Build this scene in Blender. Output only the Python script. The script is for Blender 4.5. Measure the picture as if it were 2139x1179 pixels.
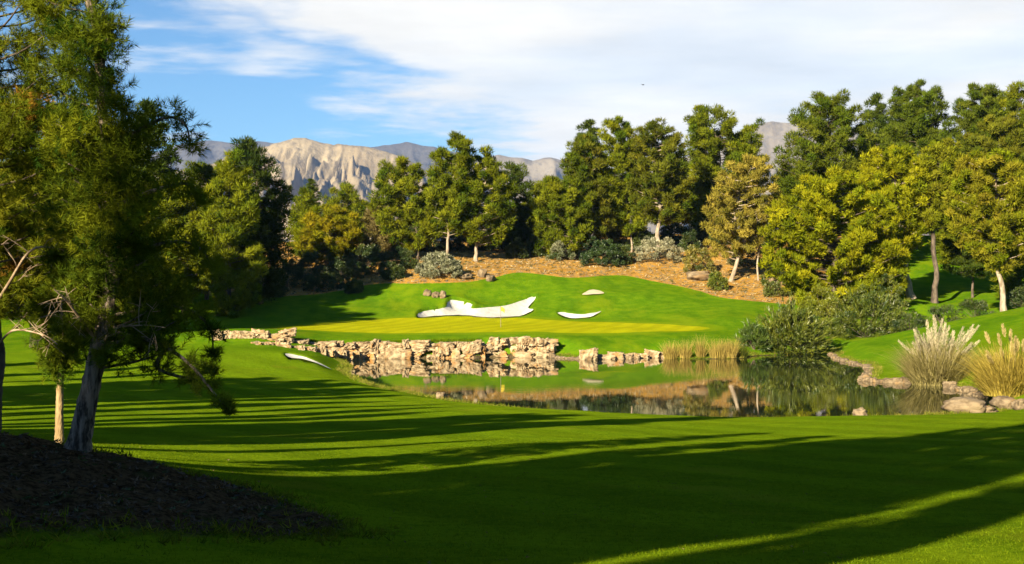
import bpy, math, numpy as np
from mathutils import Vector
from mathutils.geometry import delaunay_2d_cdt

# ------------------------------------------------------------------ camera, sky, sun, exposure
sc = bpy.context.scene
for o in list(bpy.data.objects):
    bpy.data.objects.remove(o)
COL = sc.collection
W_PX, H_PX, F_PX, HOR, CAM_Z = 2139.0, 1179.0, 2700.0, 581.0, 8.0

cd = bpy.data.cameras.new('camera')
cam = bpy.data.objects.new('camera', cd)
COL.objects.link(cam)
cd.sensor_fit = 'HORIZONTAL'
cd.sensor_width = 36.0
cd.lens = 36.0 * F_PX / W_PX
cd.clip_start = 0.1
cd.clip_end = 60000
cam.location = (0, 0, CAM_Z)
cam.rotation_euler = (math.pi / 2 - math.atan((H_PX / 2 - HOR) / F_PX), 0, 0)
sc.camera = cam

SUN_AZ, SUN_EL = math.radians(33), math.radians(24)       # shadows run 33 degrees to the right of the view
world = bpy.data.worlds.new('World')
sc.world = world
world.use_nodes = True
wn, wl = world.node_tree.nodes, world.node_tree.links
wn.clear()


def N(nodes, t, **kw):
    n = nodes.new(t)
    for k, v in kw.items():
        if k.startswith('i_'):
            n.inputs[k[2:].replace('_', ' ')].default_value = v
        else:
            setattr(n, k, v)
    return n


def M(nodes, links, op, a, b=None, clamp=False):
    n = nodes.new('ShaderNodeMath')
    n.operation = op
    n.use_clamp = clamp
    for i, v in enumerate((a, b)):
        if v is None:
            continue
        if isinstance(v, (int, float)):
            n.inputs[i].default_value = v
        else:
            links.new(v, n.inputs[i])
    return n.outputs[0]


def MIX(nodes, links, f, a, b, mode='MIX'):
    n = nodes.new('ShaderNodeMix')
    n.data_type = 'RGBA'
    n.blend_type = mode
    for i, v in ((0, f), (6, a), (7, b)):
        if isinstance(v, (int, float)):
            n.inputs[i].default_value = v
        elif isinstance(v, tuple):
            n.inputs[i].default_value = v if len(v) == 4 else v + (1,)
        else:
            links.new(v, n.inputs[i])
    return n.outputs[2]


def RAMP(nodes, links, f, lo, hi):
    n = nodes.new('ShaderNodeMapRange')
    n.interpolation_type = 'SMOOTHSTEP'
    n.inputs[1].default_value = lo
    n.inputs[2].default_value = hi
    links.new(f, n.inputs[0])
    return n.outputs[0]


SKY_STRENGTH = 0.05
sky = N(wn, 'ShaderNodeTexSky', sky_type='NISHITA', sun_disc=False)
sky.sun_elevation = SUN_EL
sky.sun_rotation = math.pi + SUN_AZ
sky.altitude = 800
sky.air_density = 1.0
sky.dust_density = 0.15
sky.ozone_density = 2.0
skyc = MIX(wn, wl, 1.0, sky.outputs[0], (0.46, 0.69, 0.845), 'MULTIPLY')
tc = N(wn, 'ShaderNodeTexCoord')
sep = N(wn, 'ShaderNodeSeparateXYZ')
wl.new(tc.outputs['Generated'], sep.inputs[0])
zz = M(wn, wl, 'ADD', M(wn, wl, 'MAXIMUM', sep.outputs[2], 0.0), 0.012)
p_ = M(wn, wl, 'DIVIDE', sep.outputs[0], zz)
q_ = M(wn, wl, 'DIVIDE', sep.outputs[1], zz)
cv = N(wn, 'ShaderNodeCombineXYZ')
wl.new(p_, cv.inputs[0])
wl.new(q_, cv.inputs[1])


def sky_noise(scale, detail, rough, off, stretch=(1, 1, 1)):
    mp = N(wn, 'ShaderNodeMapping')
    mp.inputs['Location'].default_value = off
    mp.inputs['Scale'].default_value = stretch
    wl.new(cv.outputs[0], mp.inputs[0])
    n = N(wn, 'ShaderNodeTexNoise')
    n.inputs['Scale'].default_value = scale
    n.inputs['Detail'].default_value = detail
    n.inputs['Roughness'].default_value = rough
    wl.new(mp.outputs[0], n.inputs['Vector'])
    return n.outputs[0]


n1 = sky_noise(1.1, 7, 0.58, (3.1, 7.7, 0), (1.0, 0.75, 1))
n2 = sky_noise(0.32, 4, 0.55, (11.3, 2.2, 0))
n3 = sky_noise(3.4, 6, 0.6, (1.0, 5.0, 0), (0.8, 1.1, 1))
# a bank of thin cloud whose edge crosses the sky in view; broken cloud elsewhere
edge = M(wn, wl, 'SUBTRACT', p_, M(wn, wl, 'ADD', M(wn, wl, 'MULTIPLY', q_, 0.160), -1.98))
edge = M(wn, wl, 'ADD', edge, M(wn, wl, 'MULTIPLY', M(wn, wl, 'SUBTRACT', n1, 0.5), 2.3))
edge = M(wn, wl, 'ADD', edge, M(wn, wl, 'MULTIPLY', M(wn, wl, 'SUBTRACT', n3, 0.5), 0.5))
bank = RAMP(wn, wl, edge, 0.0, 0.75)
thin = RAMP(wn, wl, M(wn, wl, 'ADD', n2, M(wn, wl, 'MULTIPLY', M(wn, wl, 'SUBTRACT', n1, 0.5), 0.5)), 0.34, 0.60)
bank = M(wn, wl, 'MULTIPLY', bank, M(wn, wl, 'ADD', M(wn, wl, 'MULTIPLY', thin, 0.24), 0.76))
near = RAMP(wn, wl, q_, 1.0, 4.5)                    # the bank lies ahead, over the mountains
bank = M(wn, wl, 'MULTIPLY', bank, near)
patch = RAMP(wn, wl, M(wn, wl, 'ADD', sky_noise(0.62, 6, 0.55, (6.3, 1.9, 0)), M(wn, wl, 'MULTIPLY', M(wn, wl, 'SUBTRACT', n3, 0.5), 0.15)), 0.56, 0.72)
patch = M(wn, wl, 'MULTIPLY', patch, 0.75)
cloud = M(wn, wl, 'MAXIMUM', bank, patch)
CL = 0.96
cl_col = tuple(c * CL / SKY_STRENGTH for c in (0.342, 0.335, 0.315))
ctex = N(wn, 'ShaderNodeVectorMath', operation='SCALE')
ctex.inputs[0].default_value = cl_col
wl.new(M(wn, wl, 'ADD', M(wn, wl, 'MULTIPLY', sky_noise(0.9, 6, 0.6, (2.0, 9.0, 0)), 0.5), 0.76), ctex.inputs['Scale'])
skyfin = MIX(wn, wl, cloud, skyc, ctex.outputs[0])
bg = N(wn, 'ShaderNodeBackground')
bg.inputs['Strength'].default_value = SKY_STRENGTH
wl.new(skyfin, bg.inputs['Color'])
wo = N(wn, 'ShaderNodeOutputWorld')
wl.new(bg.outputs[0], wo.inputs['Surface'])

sd = bpy.data.lights.new('sun', 'SUN')
sd.energy = 5.0
sd.angle = math.radians(0.5)
sd.color = (1.0, 0.86, 0.60)
sun = bpy.data.objects.new('sun', sd)
COL.objects.link(sun)
sun_dir = Vector((math.sin(SUN_AZ) * math.cos(SUN_EL), math.cos(SUN_AZ) * math.cos(SUN_EL), -math.sin(SUN_EL)))
sun.rotation_euler = sun_dir.to_track_quat('-Z', 'Y').to_euler()
sun.location = (-60, -70, 60)

sc.view_settings.view_transform = 'Standard'
sc.view_settings.look = 'None'
sc.view_settings.exposure = 1.75
sc.view_settings.gamma = 1.0
sc.view_settings.use_curve_mapping = False
sc.render.engine = 'CYCLES'
sc.cycles.use_denoising = True
sc.cycles.max_bounces = 6
sc.cycles.diffuse_bounces = 2
sc.cycles.glossy_bounces = 3
sc.cycles.transmission_bounces = 2
sc.cycles.volume_bounces = 0
sc.cycles.caustics_reflective = False
sc.cycles.caustics_refractive = False
sc.cycles.sample_clamp_indirect = 4.0

# ------------------------------------------------------------------ helpers
rng = np.random.default_rng(7)


def px2w(px, py, Y):
    return np.array([(px - W_PX / 2) * Y / F_PX, Y, CAM_Z - (py - HOR) * Y / F_PX])


def XY(px, Y):
    return ((px - W_PX / 2) * Y / F_PX, Y)


def hash3(ix, iy, iz, seed):
    h = (ix.astype(np.int64) * 374761393 + iy.astype(np.int64) * 668265263 + iz.astype(np.int64) * 2147483647 + seed * 1274126177) & 0xFFFFFFFF
    h = ((h ^ (h >> 13)) * 1274126177) & 0xFFFFFFFF
    h = ((h ^ (h >> 16)) * 2246822519) & 0xFFFFFFFF
    return ((h ^ (h >> 15)) & 0xFFFFFF) / float(0xFFFFFF)


def vnoise(P, seed=0):
    """value noise in -1..1, P is (n,3)"""
    i = np.floor(P).astype(np.int64)
    f = P - i
    f = f * f * f * (f * (f * 6 - 15) + 10)
    out = 0
    for dx in (0, 1):
        for dy in (0, 1):
            for dz in (0, 1):
                w = (f[:, 0] if dx else 1 - f[:, 0]) * (f[:, 1] if dy else 1 - f[:, 1]) * (f[:, 2] if dz else 1 - f[:, 2])
                out = out + w * hash3(i[:, 0] + dx, i[:, 1] + dy, i[:, 2] + dz, seed)
    return out * 2 - 1


def fbm(P, octv=4, seed=0, gain=0.5):
    a, s, out = 1.0, 1.0, 0
    for k in range(octv):
        out = out + a * vnoise(P * s + k * 17.3, seed + k)
        a *= gain
        s *= 2.03
    return out


def fbm2(x, y, sc_, octv=4, seed=0, gain=0.5):
    return fbm(np.stack([x * sc_, y * sc_, np.zeros_like(x)], 1), octv, seed, gain)


def smooth(a, b, x):
    t = np.clip((x - a) / (b - a), 0, 1)
    return t * t * (3 - 2 * t)


def unit(v):
    return v / np.maximum(np.linalg.norm(v, axis=-1, keepdims=True), 1e-9)


def poly_sdf(x, y, poly):
    """signed distance to a polygon, negative inside"""
    poly = np.asarray(poly, float)
    d = np.full(x.shape, 1e18)
    ins = np.zeros(x.shape, bool)
    n = len(poly)
    for i in range(n):
        ax, ay = poly[i]
        bx, by = poly[(i + 1) % n]
        ex, ey = bx - ax, by - ay
        wx, wy = x - ax, y - ay
        t = np.clip((wx * ex + wy * ey) / (ex * ex + ey * ey + 1e-12), 0, 1)
        dx, dy = wx - ex * t, wy - ey * t
        d = np.minimum(d, dx * dx + dy * dy)
        c = ((ay > y) != (by > y)) & (x < ex * (y - ay) / (ey if abs(ey) > 1e-12 else 1e-12) + ax)
        ins ^= c
    d = np.sqrt(d)
    return np.where(ins, -d, d)


def smooth_poly(pts, n=6):
    """closed Catmull-Rom through pts"""
    P = np.asarray(pts, float)
    out = []
    m = len(P)
    for i in range(m):
        a, b, c, d = P[i - 1], P[i], P[(i + 1) % m], P[(i + 2) % m]
        for k in range(n):
            t = k / n
            out.append(0.5 * (2 * b + (c - a) * t + (2 * a - 5 * b + 4 * c - d) * t * t + (3 * b - a - 3 * c + d) * t ** 3))
    return np.array(out)


def make_mesh(name, V, F, mat, cols=None, smooth_=False, attrs=None):
    V = np.ascontiguousarray(V, np.float32)
    F = np.ascontiguousarray(F, np.int32)
    m, k = F.shape
    me = bpy.data.meshes.new(name)
    me.vertices.add(len(V))
    me.vertices.foreach_set('co', V.ravel())
    me.loops.add(m * k)
    me.loops.foreach_set('vertex_index', F.ravel())
    me.polygons.add(m)
    me.polygons.foreach_set('loop_start', np.arange(0, m * k, k, dtype=np.int32))
    if smooth_:
        me.polygons.foreach_set('use_smooth', np.ones(m, bool))
    me.update(calc_edges=True)
    if cols is not None:
        a = me.color_attributes.new('tint', 'FLOAT_COLOR', 'POINT')
        c4 = np.ones((len(V), 4), np.float32)
        c4[:, :3] = cols
        a.data.foreach_set('color', c4.ravel())
    for nm, val in (attrs or {}).items():
        a = me.attributes.new(nm, 'FLOAT', 'POINT')
        a.data.foreach_set('value', np.ascontiguousarray(val, np.float32))
    if mat:
        me.materials.append(mat)
    return me


def link(name, me, parent=None, loc=None):
    o = bpy.data.objects.new(name, me)
    COL.objects.link(o)
    if parent:
        o.parent = parent
    if loc is not None:
        o.location = loc
    return o


def thing(name, label, cat, loc, group=None):
    o = bpy.data.objects.new(name, None)
    o.empty_display_size = 0.3
    COL.objects.link(o)
    o.location = loc
    return tag(o, label, cat, group)


def tag(o, label=None, cat=None, group=None, kind=None):
    for k, v in (('label', label), ('category', cat), ('group', group), ('kind', kind)):
        if v:
            o[k] = v
    return o


class Tubes:
    def __init__(s):
        s.V, s.F, s.n = [], [], 0

    def add(s, path, rad, sides=7, wob=0.0, r=None):
        path = np.asarray(path, float)
        rad = np.broadcast_to(np.asarray(rad, float), (len(path),))
        T = unit(np.gradient(path, axis=0))
        ref = np.array([0.31, 0.87, 0.13]) if abs(T[0][2]) > 0.6 else np.array([0.05, 0.1, 1.0])
        U = unit(np.cross(T, ref))
        Vv = np.cross(T, U)
        a = np.linspace(0, 2 * math.pi, sides, endpoint=False)
        ring = (U[:, None, :] * np.cos(a)[None, :, None] + Vv[:, None, :] * np.sin(a)[None, :, None]) * rad[:, None, None]
        if wob:
            ring *= 1 + wob * ((r or rng).random((len(path), sides, 1)) - 0.5)
        P = path[:, None, :] + ring
        m = len(path)
        idx = np.arange(m * sides).reshape(m, sides)
        q = np.stack([idx[:-1], np.roll(idx, -1, 1)[:-1], np.roll(idx, -1, 1)[1:], idx[1:]], -1).reshape(-1, 4)
        s.V.append(P.reshape(-1, 3))
        s.F.append(q + s.n)
        s.n += m * sides

    def arrays(s):
        return np.concatenate(s.V), np.concatenate(s.F)


def resample(pts, n):
    """Catmull-Rom style smoothing of an open path to n points"""
    P = np.asarray(pts, float)
    if len(P) == 2:
        t = np.linspace(0, 1, n)[:, None]
        return P[0] * (1 - t) + P[1] * t
    E = np.concatenate([[2 * P[0] - P[1]], P, [2 * P[-1] - P[-2]]])
    out = []
    for u in np.linspace(0, len(P) - 1 - 1e-6, n):
        i = int(u)
        t = u - i
        a, b, c, d = E[i], E[i + 1], E[i + 2], E[i + 3]
        out.append(0.5 * (2 * b + (c - a) * t + (2 * a - 5 * b + 4 * c - d) * t * t + (3 * b - a - 3 * c + d) * t ** 3))
    return np.array(out)


# ------------------------------------------------------------------ materials
def new_mat(name):
    m = bpy.data.materials.new(name)
    m.use_nodes = True
    m.node_tree.nodes.clear()
    return m, m.node_tree.nodes, m.node_tree.links


def mat_leaf(name, transl=0.28, vary=0.5, gloss=0.0):
    m, n, l = new_mat(name)
    at = N(n, 'ShaderNodeAttribute', attribute_name='tint')
    geo = N(n, 'ShaderNodeNewGeometry')
    f = M(n, l, 'ADD', M(n, l, 'MULTIPLY', geo.outputs['Random Per Island'], vary), 1 - vary / 2)
    cm = N(n, 'ShaderNodeVectorMath', operation='SCALE')
    l.new(at.outputs['Color'], cm.inputs[0])
    l.new(f, cm.inputs['Scale'])
    d = N(n, 'ShaderNodeBsdfDiffuse')
    t = N(n, 'ShaderNodeBsdfTranslucent')
    l.new(cm.outputs[0], d.inputs['Color'])
    tm = MIX(n, l, 1.0, cm.outputs[0], (1.15, 1.05, 0.5), 'MULTIPLY')
    l.new(tm, t.inputs['Color'])
    mx = N(n, 'ShaderNodeMixShader')
    mx.inputs[0].default_value = transl
    l.new(d.outputs[0], mx.inputs[1])
    l.new(t.outputs[0], mx.inputs[2])
    last = mx
    if gloss:
        g = N(n, 'ShaderNodeBsdfGlossy')
        g.inputs['Roughness'].default_value = 0.45
        g.inputs['Color'].default_value = (1, 1, 1, 1)
        m2 = N(n, 'ShaderNodeMixShader')
        m2.inputs[0].default_value = gloss
        l.new(mx.outputs[0], m2.inputs[1])
        l.new(g.outputs[0], m2.inputs[2])
        last = m2
    o = N(n, 'ShaderNodeOutputMaterial')
    l.new(last.outputs[0], o.inputs['Surface'])
    return m


def mat_noise(name, c1, c2, scale=3.0, rough=0.85, bump=0.3, bscale=None, stretch=(1, 1, 1), c3=None, detail=6, dist=0.05, objvar=0.0):
    m, n, l = new_mat(name)
    tc_ = N(n, 'ShaderNodeTexCoord')
    mp = N(n, 'ShaderNodeMapping')
    mp.inputs['Scale'].default_value = stretch
    oi = N(n, 'ShaderNodeObjectInfo')
    ov = N(n, 'ShaderNodeVectorMath', operation='SCALE')
    ov.inputs[0].default_value = (13.0, 7.0, 5.0)
    l.new(oi.outputs['Random'], ov.inputs['Scale'])
    l.new(ov.outputs[0], mp.inputs['Location'])
    l.new(tc_.outputs['Object'], mp.inputs[0])
    a = N(n, 'ShaderNodeTexNoise')
    a.inputs['Scale'].default_value = scale
    a.inputs['Detail'].default_value = detail
    a.inputs['Roughness'].default_value = 0.62
    l.new(mp.outputs[0], a.inputs['Vector'])
    f = RAMP(n, l, a.outputs[0], 0.36, 0.64)
    c = MIX(n, l, f, c1, c2)
    if c3:
        b = N(n, 'ShaderNodeTexNoise')
        b.inputs['Scale'].default_value = scale * 0.45
        b.inputs['Detail'].default_value = 5
        l.new(mp.outputs[0], b.inputs['Vector'])
        c = MIX(n, l, RAMP(n, l, b.outputs[0], 0.52, 0.72), c, c3)
    if objvar:
        k = M(n, l, 'ADD', M(n, l, 'MULTIPLY', oi.outputs['Random'], objvar), 1 - objvar / 2)
        vs = N(n, 'ShaderNodeVectorMath', operation='SCALE')
        l.new(c, vs.inputs[0])
        l.new(k, vs.inputs['Scale'])
        c = vs.outputs[0]
    p = N(n, 'ShaderNodeBsdfPrincipled')
    p.inputs['Roughness'].default_value = rough
    p.inputs['Specular IOR Level'].default_value = 0.25
    l.new(c, p.inputs['Base Color'])
    if bump:
        bn = N(n, 'ShaderNodeTexNoise')
        bn.inputs['Scale'].default_value = bscale or scale * 2.5
        bn.inputs['Detail'].default_value = 6
        l.new(mp.outputs[0], bn.inputs['Vector'])
        bp = N(n, 'ShaderNodeBump')
        bp.inputs['Strength'].default_value = bump
        bp.inputs['Distance'].default_value = dist
        l.new(bn.outputs[0], bp.inputs['Height'])
        l.new(bp.outputs[0], p.inputs['Normal'])
    o = N(n, 'ShaderNodeOutputMaterial')
    l.new(p.outputs[0], o.inputs['Surface'])
    return m


MAT = {}
MAT['leaf'] = mat_leaf('needle_foliage', 0.28, 0.6)
MAT['broad'] = mat_leaf('broad_foliage', 0.25, 0.5, 0.03)
MAT['straw'] = mat_leaf('straw_blades', 0.3, 0.5)
MAT['bark_pale'] = mat_noise('pale_pine_bark', (0.20, 0.15, 0.10), (0.36, 0.30, 0.23), 3.0, 0.9, 0.6, 8, (1, 1, 0.35))
MAT['bark_dark'] = mat_noise('dark_pine_bark', (0.05, 0.038, 0.028), (0.13, 0.10, 0.075), 3.0, 0.9, 0.8, 8, (1, 1, 0.35))
MAT['bark_near'] = mat_noise('fissured_pine_bark', (0.035, 0.026, 0.020), (0.25, 0.195, 0.15), 14.0, 0.9, 1.0, 16, (1, 1, 0.22), dist=0.04)
MAT['bark_gold'] = mat_noise('golden_pine_bark', (0.20, 0.13, 0.06), (0.34, 0.24, 0.12), 9.0, 0.9, 0.7, 20, (1, 1, 0.3))
MAT['twig'] = mat_noise('dead_twig_bark', (0.22, 0.15, 0.09), (0.36, 0.27, 0.18), 6.0, 0.9, 0.2)
MAT['rock'] = mat_noise('weathered_limestone', (0.16, 0.105, 0.055), (0.42, 0.325, 0.20), 2.6, 0.9, 1.0, 7.0, (1, 1, 0.6), (0.40, 0.20, 0.06), dist=0.12, objvar=0.35)
MAT['boulder'] = mat_noise('tan_boulder', (0.09, 0.064, 0.038), (0.225, 0.170, 0.105), 2.2, 0.9, 0.7, 6.0, (1, 1, 1), (0.25, 0.16, 0.075), dist=0.08, objvar=0.25)
MAT['sand'] = mat_noise('white_bunker_sand', (0.40, 0.38, 0.345), (0.50, 0.48, 0.435), 1.6, 0.95, 0.5, 3.0, dist=0.15)
MAT['sand_tan'] = mat_noise('tan_bunker_sand', (0.40, 0.34, 0.22), (0.48, 0.41, 0.27), 0.9, 0.95, 0.25, 6.0)

# ------------------------------------------------------------------ terrain
CP = [  # (px, py, Y): points of the ground
    # centre foreground
    (1069, 1179, 13), (1069, 1100, 18), (1069, 1000, 27), (1069, 930, 38), (1069, 885, 53), (1069, 858, 68),
    (1500, 1179, 13.5), (1500, 1080, 20), (1500, 980, 32), (1500, 905, 52), (1500, 877, 65.5),
    (1850, 1179, 14), (1850, 1050, 24), (1850, 950, 38), (1850, 893, 55), (1850, 871, 65.5),
    (2139, 1179, 14.5), (2139, 1040, 25), (2139, 950, 38), (2139, 893, 55), (2139, 869, 66),
    (800, 1110, 18), (800, 1000, 28), (800, 930, 40), (800, 880, 57), (800, 840, 76), (900, 833, 81),
    # litter mound at the left
    (0, 1179, 12), (0, 1000, 17), (0, 917, 21.5), (160, 952, 20.5), (300, 982, 20), (160, 1100, 14.5), (400, 1170, 13.2),
    (400, 1060, 17.5), (500, 1022, 20.5), (600, 1085, 18), (680, 1130, 16.8), (640, 1030, 23),
    # left fairway
    (0, 893, 45), (200, 893, 45), (400, 930, 36), (0, 862, 56), (0, 805, 80), (0, 757, 104), (250, 810, 78), (300, 745, 110),
    (430, 727, 117), (530, 728, 115), (600, 741, 111), (500, 770, 100), (500, 815, 80), (690, 778, 101), (650, 820, 82),
    (200, 722, 125), (0, 712, 140), (-200, 800, 80), (-200, 740, 110), (-200, 880, 50),
    # behind the left hill, rock ledges
    (530, 719, 122.8), (455, 716, 123.5), (590, 722, 123), (530, 697, 126), (455, 697, 126.5), (600, 698, 128), (640, 737, 121.5),
    (610, 711, 127.5), (740, 711, 130.2), (850, 712, 130.6), (1000, 712, 130.8), (1080, 705, 132.6), (1145, 706, 132.6),
    # green
    (570, 686, 143), (700, 693, 138.5), (900, 695, 137), (1040, 693, 137.5), (1040, 685, 145), (1040, 676, 154), (1040, 667, 162),
    (1300, 692, 141), (1475, 689, 146), (1300, 676, 154), (800, 683, 147), (800, 668, 161), (640, 680, 150), (1250, 710, 134), (1470, 712, 134),
    (1230, 733, 129.5), (1400, 725, 131.5), (1560, 700, 140), (1560, 670, 152),
    # mounds behind the green
    (880, 661, 164), (1000, 661, 164), (1110, 660, 164), (880, 645, 170), (1000, 642, 171), (1100, 630, 176), (1000, 625, 177.5), (1210, 665, 162), (1210, 655, 165),
    (1210, 630, 171), (1237, 611, 175.5), (1300, 640, 169), (1400, 640, 167), (1500, 655, 160), (1600, 650, 162), (1290, 600, 182), (1400, 610, 178),
    (860, 597, 179), (960, 592, 181), (1030, 580, 186), (1090, 571, 189), (1190, 583, 187), (1290, 577, 191), (1350, 586, 189), (1440, 605, 182), (1500, 622, 175),
    (1560, 630, 172), (1650, 635, 169), (860, 640, 172), (760, 640, 170), (700, 660, 163),
    (1100, 548, 199), (1230, 560, 196), (1400, 552, 200), (1600, 592, 185), (1530, 587, 188), (940, 548, 196), (1000, 548, 198), (1377, 517, 212), (1320, 530, 208),
    (600, 640, 165), (470, 669, 155), (700, 600, 185), (600, 548, 205), (400, 640, 168), (800, 545, 205), (300, 690, 150), (100, 680, 158), (300, 620, 185), (0, 630, 185),
    # right bank
    (1740, 719, 141), (1900, 690, 140), (2000, 669, 140), (2139, 641, 140), (2250, 620, 140), (1850, 745, 118), (1900, 786, 101.5), (2050, 735, 104), (2139, 765, 91),
    (2139, 692, 117), (2139, 822, 80), (2250, 770, 88), (2139, 852, 76), (1770, 735, 127), (1760, 722, 137),
    (1880, 690, 152), (1990, 675, 152), (1740, 700, 150), (1950, 632, 165), (2060, 610, 173), (1905, 621, 164), (2050, 581, 185), (2139, 561, 195), (1700, 650, 165), (1800, 610, 180),
]
ANCH = [(-60, -60, 6.5), (0, -60, 6.5), (60, -60, 6.5), (-70, 0, 5.5), (70, 0, 5.5), (0, 0, 5.6), (-25, 5, 5.8), (25, 8, 5.4), (75, 60, 3.5), (-85, 60, 3.0), (-95, 120, 3.5), (-105, 180, 7.5),
        (95, 110, 7), (100, 150, 9), (105, 200, 12.5), (0, 255, 15.5), (110, 255, 15.5), (-110, 255, 14), (50, 225, 14.5), (-50, 225, 12.5), (80, 225, 14.5), (30, 30, 3.4), (40, 55, 2.6)]
cp = np.array([px2w(*c) for c in CP] + [np.array(a, float) for a in ANCH])


def tps_kernel(r2):
    return 0.5 * r2 * np.log(r2 + 1e-9)


_n = len(cp)
_S = 50.0
_xy = cp[:, :2] / _S
_K = tps_kernel(((_xy[:, None] - _xy[None]) ** 2).sum(-1)) + np.eye(_n) * 0.002
_P = np.concatenate([np.ones((_n, 1)), _xy], 1)
_A = np.block([[_K, _P], [_P.T, np.zeros((3, 3))]])
_sol = np.linalg.solve(_A, np.concatenate([cp[:, 2], np.zeros(3)]))


def h_tps(x, y):
    x = np.clip(x, -110, 110)
    y = np.clip(y, -60, 255)
    out = np.empty(len(x))
    for s in range(0, len(x), 40000):
        q = np.stack([x[s:s + 40000], y[s:s + 40000]], 1) / _S
        r2 = ((q[:, None] - _xy[None]) ** 2).sum(-1)
        out[s:s + 40000] = tps_kernel(r2) @ _sol[:_n] + _sol[_n] + q @ _sol[_n + 1:]
    return out


SHORE = [(742, 127.6), (800, 128.2), (900, 128.8), (1003, 129.3), (1012, 131.2), (1030, 130.2), (1143, 130.4), (1152, 130.0), (1215, 127.5), (1240, 126.8), (1300, 128.2), (1385, 130.5), (1410, 128),
         (1540, 128), (1580, 132.5), (1650, 135), (1733, 139.5), (1742, 129), (1775, 121.5), (1808, 117), (1815, 108), (1797, 101.8), (1830, 99.6), (1890, 98.5), (1960, 96),
         (2010, 92), (2060, 86.7), (2085, 81), (2070, 77.8), (1980, 76), (1790, 73.2), (1600, 72.3), (1300, 74), (1040, 80.3), (920, 86), (870, 89.6), (800, 95), (748, 103), (728, 110), (738, 117), (722, 123), (728, 126.6)]
shore = smooth_poly([XY(*s) for s in SHORE], 4)
GREEN = smooth_poly([XY(*s) for s in [(566, 143), (700, 139), (850, 137), (1040, 136.3), (1200, 137.6), (1350, 141), (1480, 146.5), (1400, 151), (1250, 157), (1100, 162), (900, 163.5), (750, 160), (640, 150.5)]], 4)
MULCH = smooth_poly([XY(*s) for s in [(500, 176), (640, 178), (760, 182), (860, 180), (960, 181.5), (1030, 186), (1090, 189.5), (1190, 187.5), (1290, 191.5), (1350, 189.5), (1440, 182.5), (1500, 175.5), (1560, 172.5),
                                      (1660, 169), (1700, 175), (1720, 190), (1750, 215), (1750, 262), (1000, 268), (400, 262), (380, 215), (420, 185)]], 4)
LITTER = smooth_poly([(-14.0, 26.5), (-8.2, 22.2), (-6.6, 21.2), (-5.6, 20.5), (-4.4, 20.6), (-3.2, 19.2), (-2.3, 17.6), (-2.3, 16.4), (-3.0, 15.2), (-4.4, 14.0), (-6.0, 12.4), (-10.0, 11.0), (-20, 10), (-24, 20)], 4)


def pl_bunk(py):     # the bunker slope behind the green
    return 26.6 / (0.133 + (py - 581) / 2700)


B1 = [(875, 661), (905, 660.5), (940, 659), (975, 658.5), (1010, 661), (1040, 662), (1085, 660), (1114, 648), (1104, 645), (1106, 638), (1119, 625), (1085, 630), (1050, 637), (1020, 641), (990, 645), (984, 642), (986, 636), (965, 633), (938, 633), (930, 642), (900, 646), (876, 651)]
B2 = [(1164, 655.5), (1178, 660), (1200, 663.5), (1232, 662.5), (1256, 654.5), (1240, 657), (1215, 658.5), (1194, 657), (1176, 654.5)]
B3 = [(1216, 610.5), (1228, 604), (1238, 600.5), (1249, 605), (1262, 610.5), (1240, 611.5)]
B4 = [(596, 741.5), (614, 741.5), (650, 748), (692, 757), (664, 755.5), (630, 752), (606, 750)]
BUNK = [
    (smooth_poly([XY(a, pl_bunk(b)) for a, b in B1], 4), 0.7, 'sand', 'long wavy white sand bunker on the slope behind the flag'),
    (smooth_poly([XY(a, pl_bunk(b)) for a, b in B2], 4), 0.5, 'sand', 'short curved white sand bunker right of the flag, behind the green'),
    (smooth_poly([XY(a, {610.5: 174.8, 604: 177, 600.5: 178.4, 605: 177, 611.5: 174.4}[b]) for a, b in B3], 4), 0.0, 'sand_tan', 'small tan triangle of bunker sand high on the grassy mound'),
    (smooth_poly([XY(a, 108.5 + 0.5 * (6.75 * 2700 / (b - 581) - 108.5)) for a, b in B4], 4), 0.3, 'sand', 'narrow pale sand bunker in front of the left rock ledge'),
]


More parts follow.
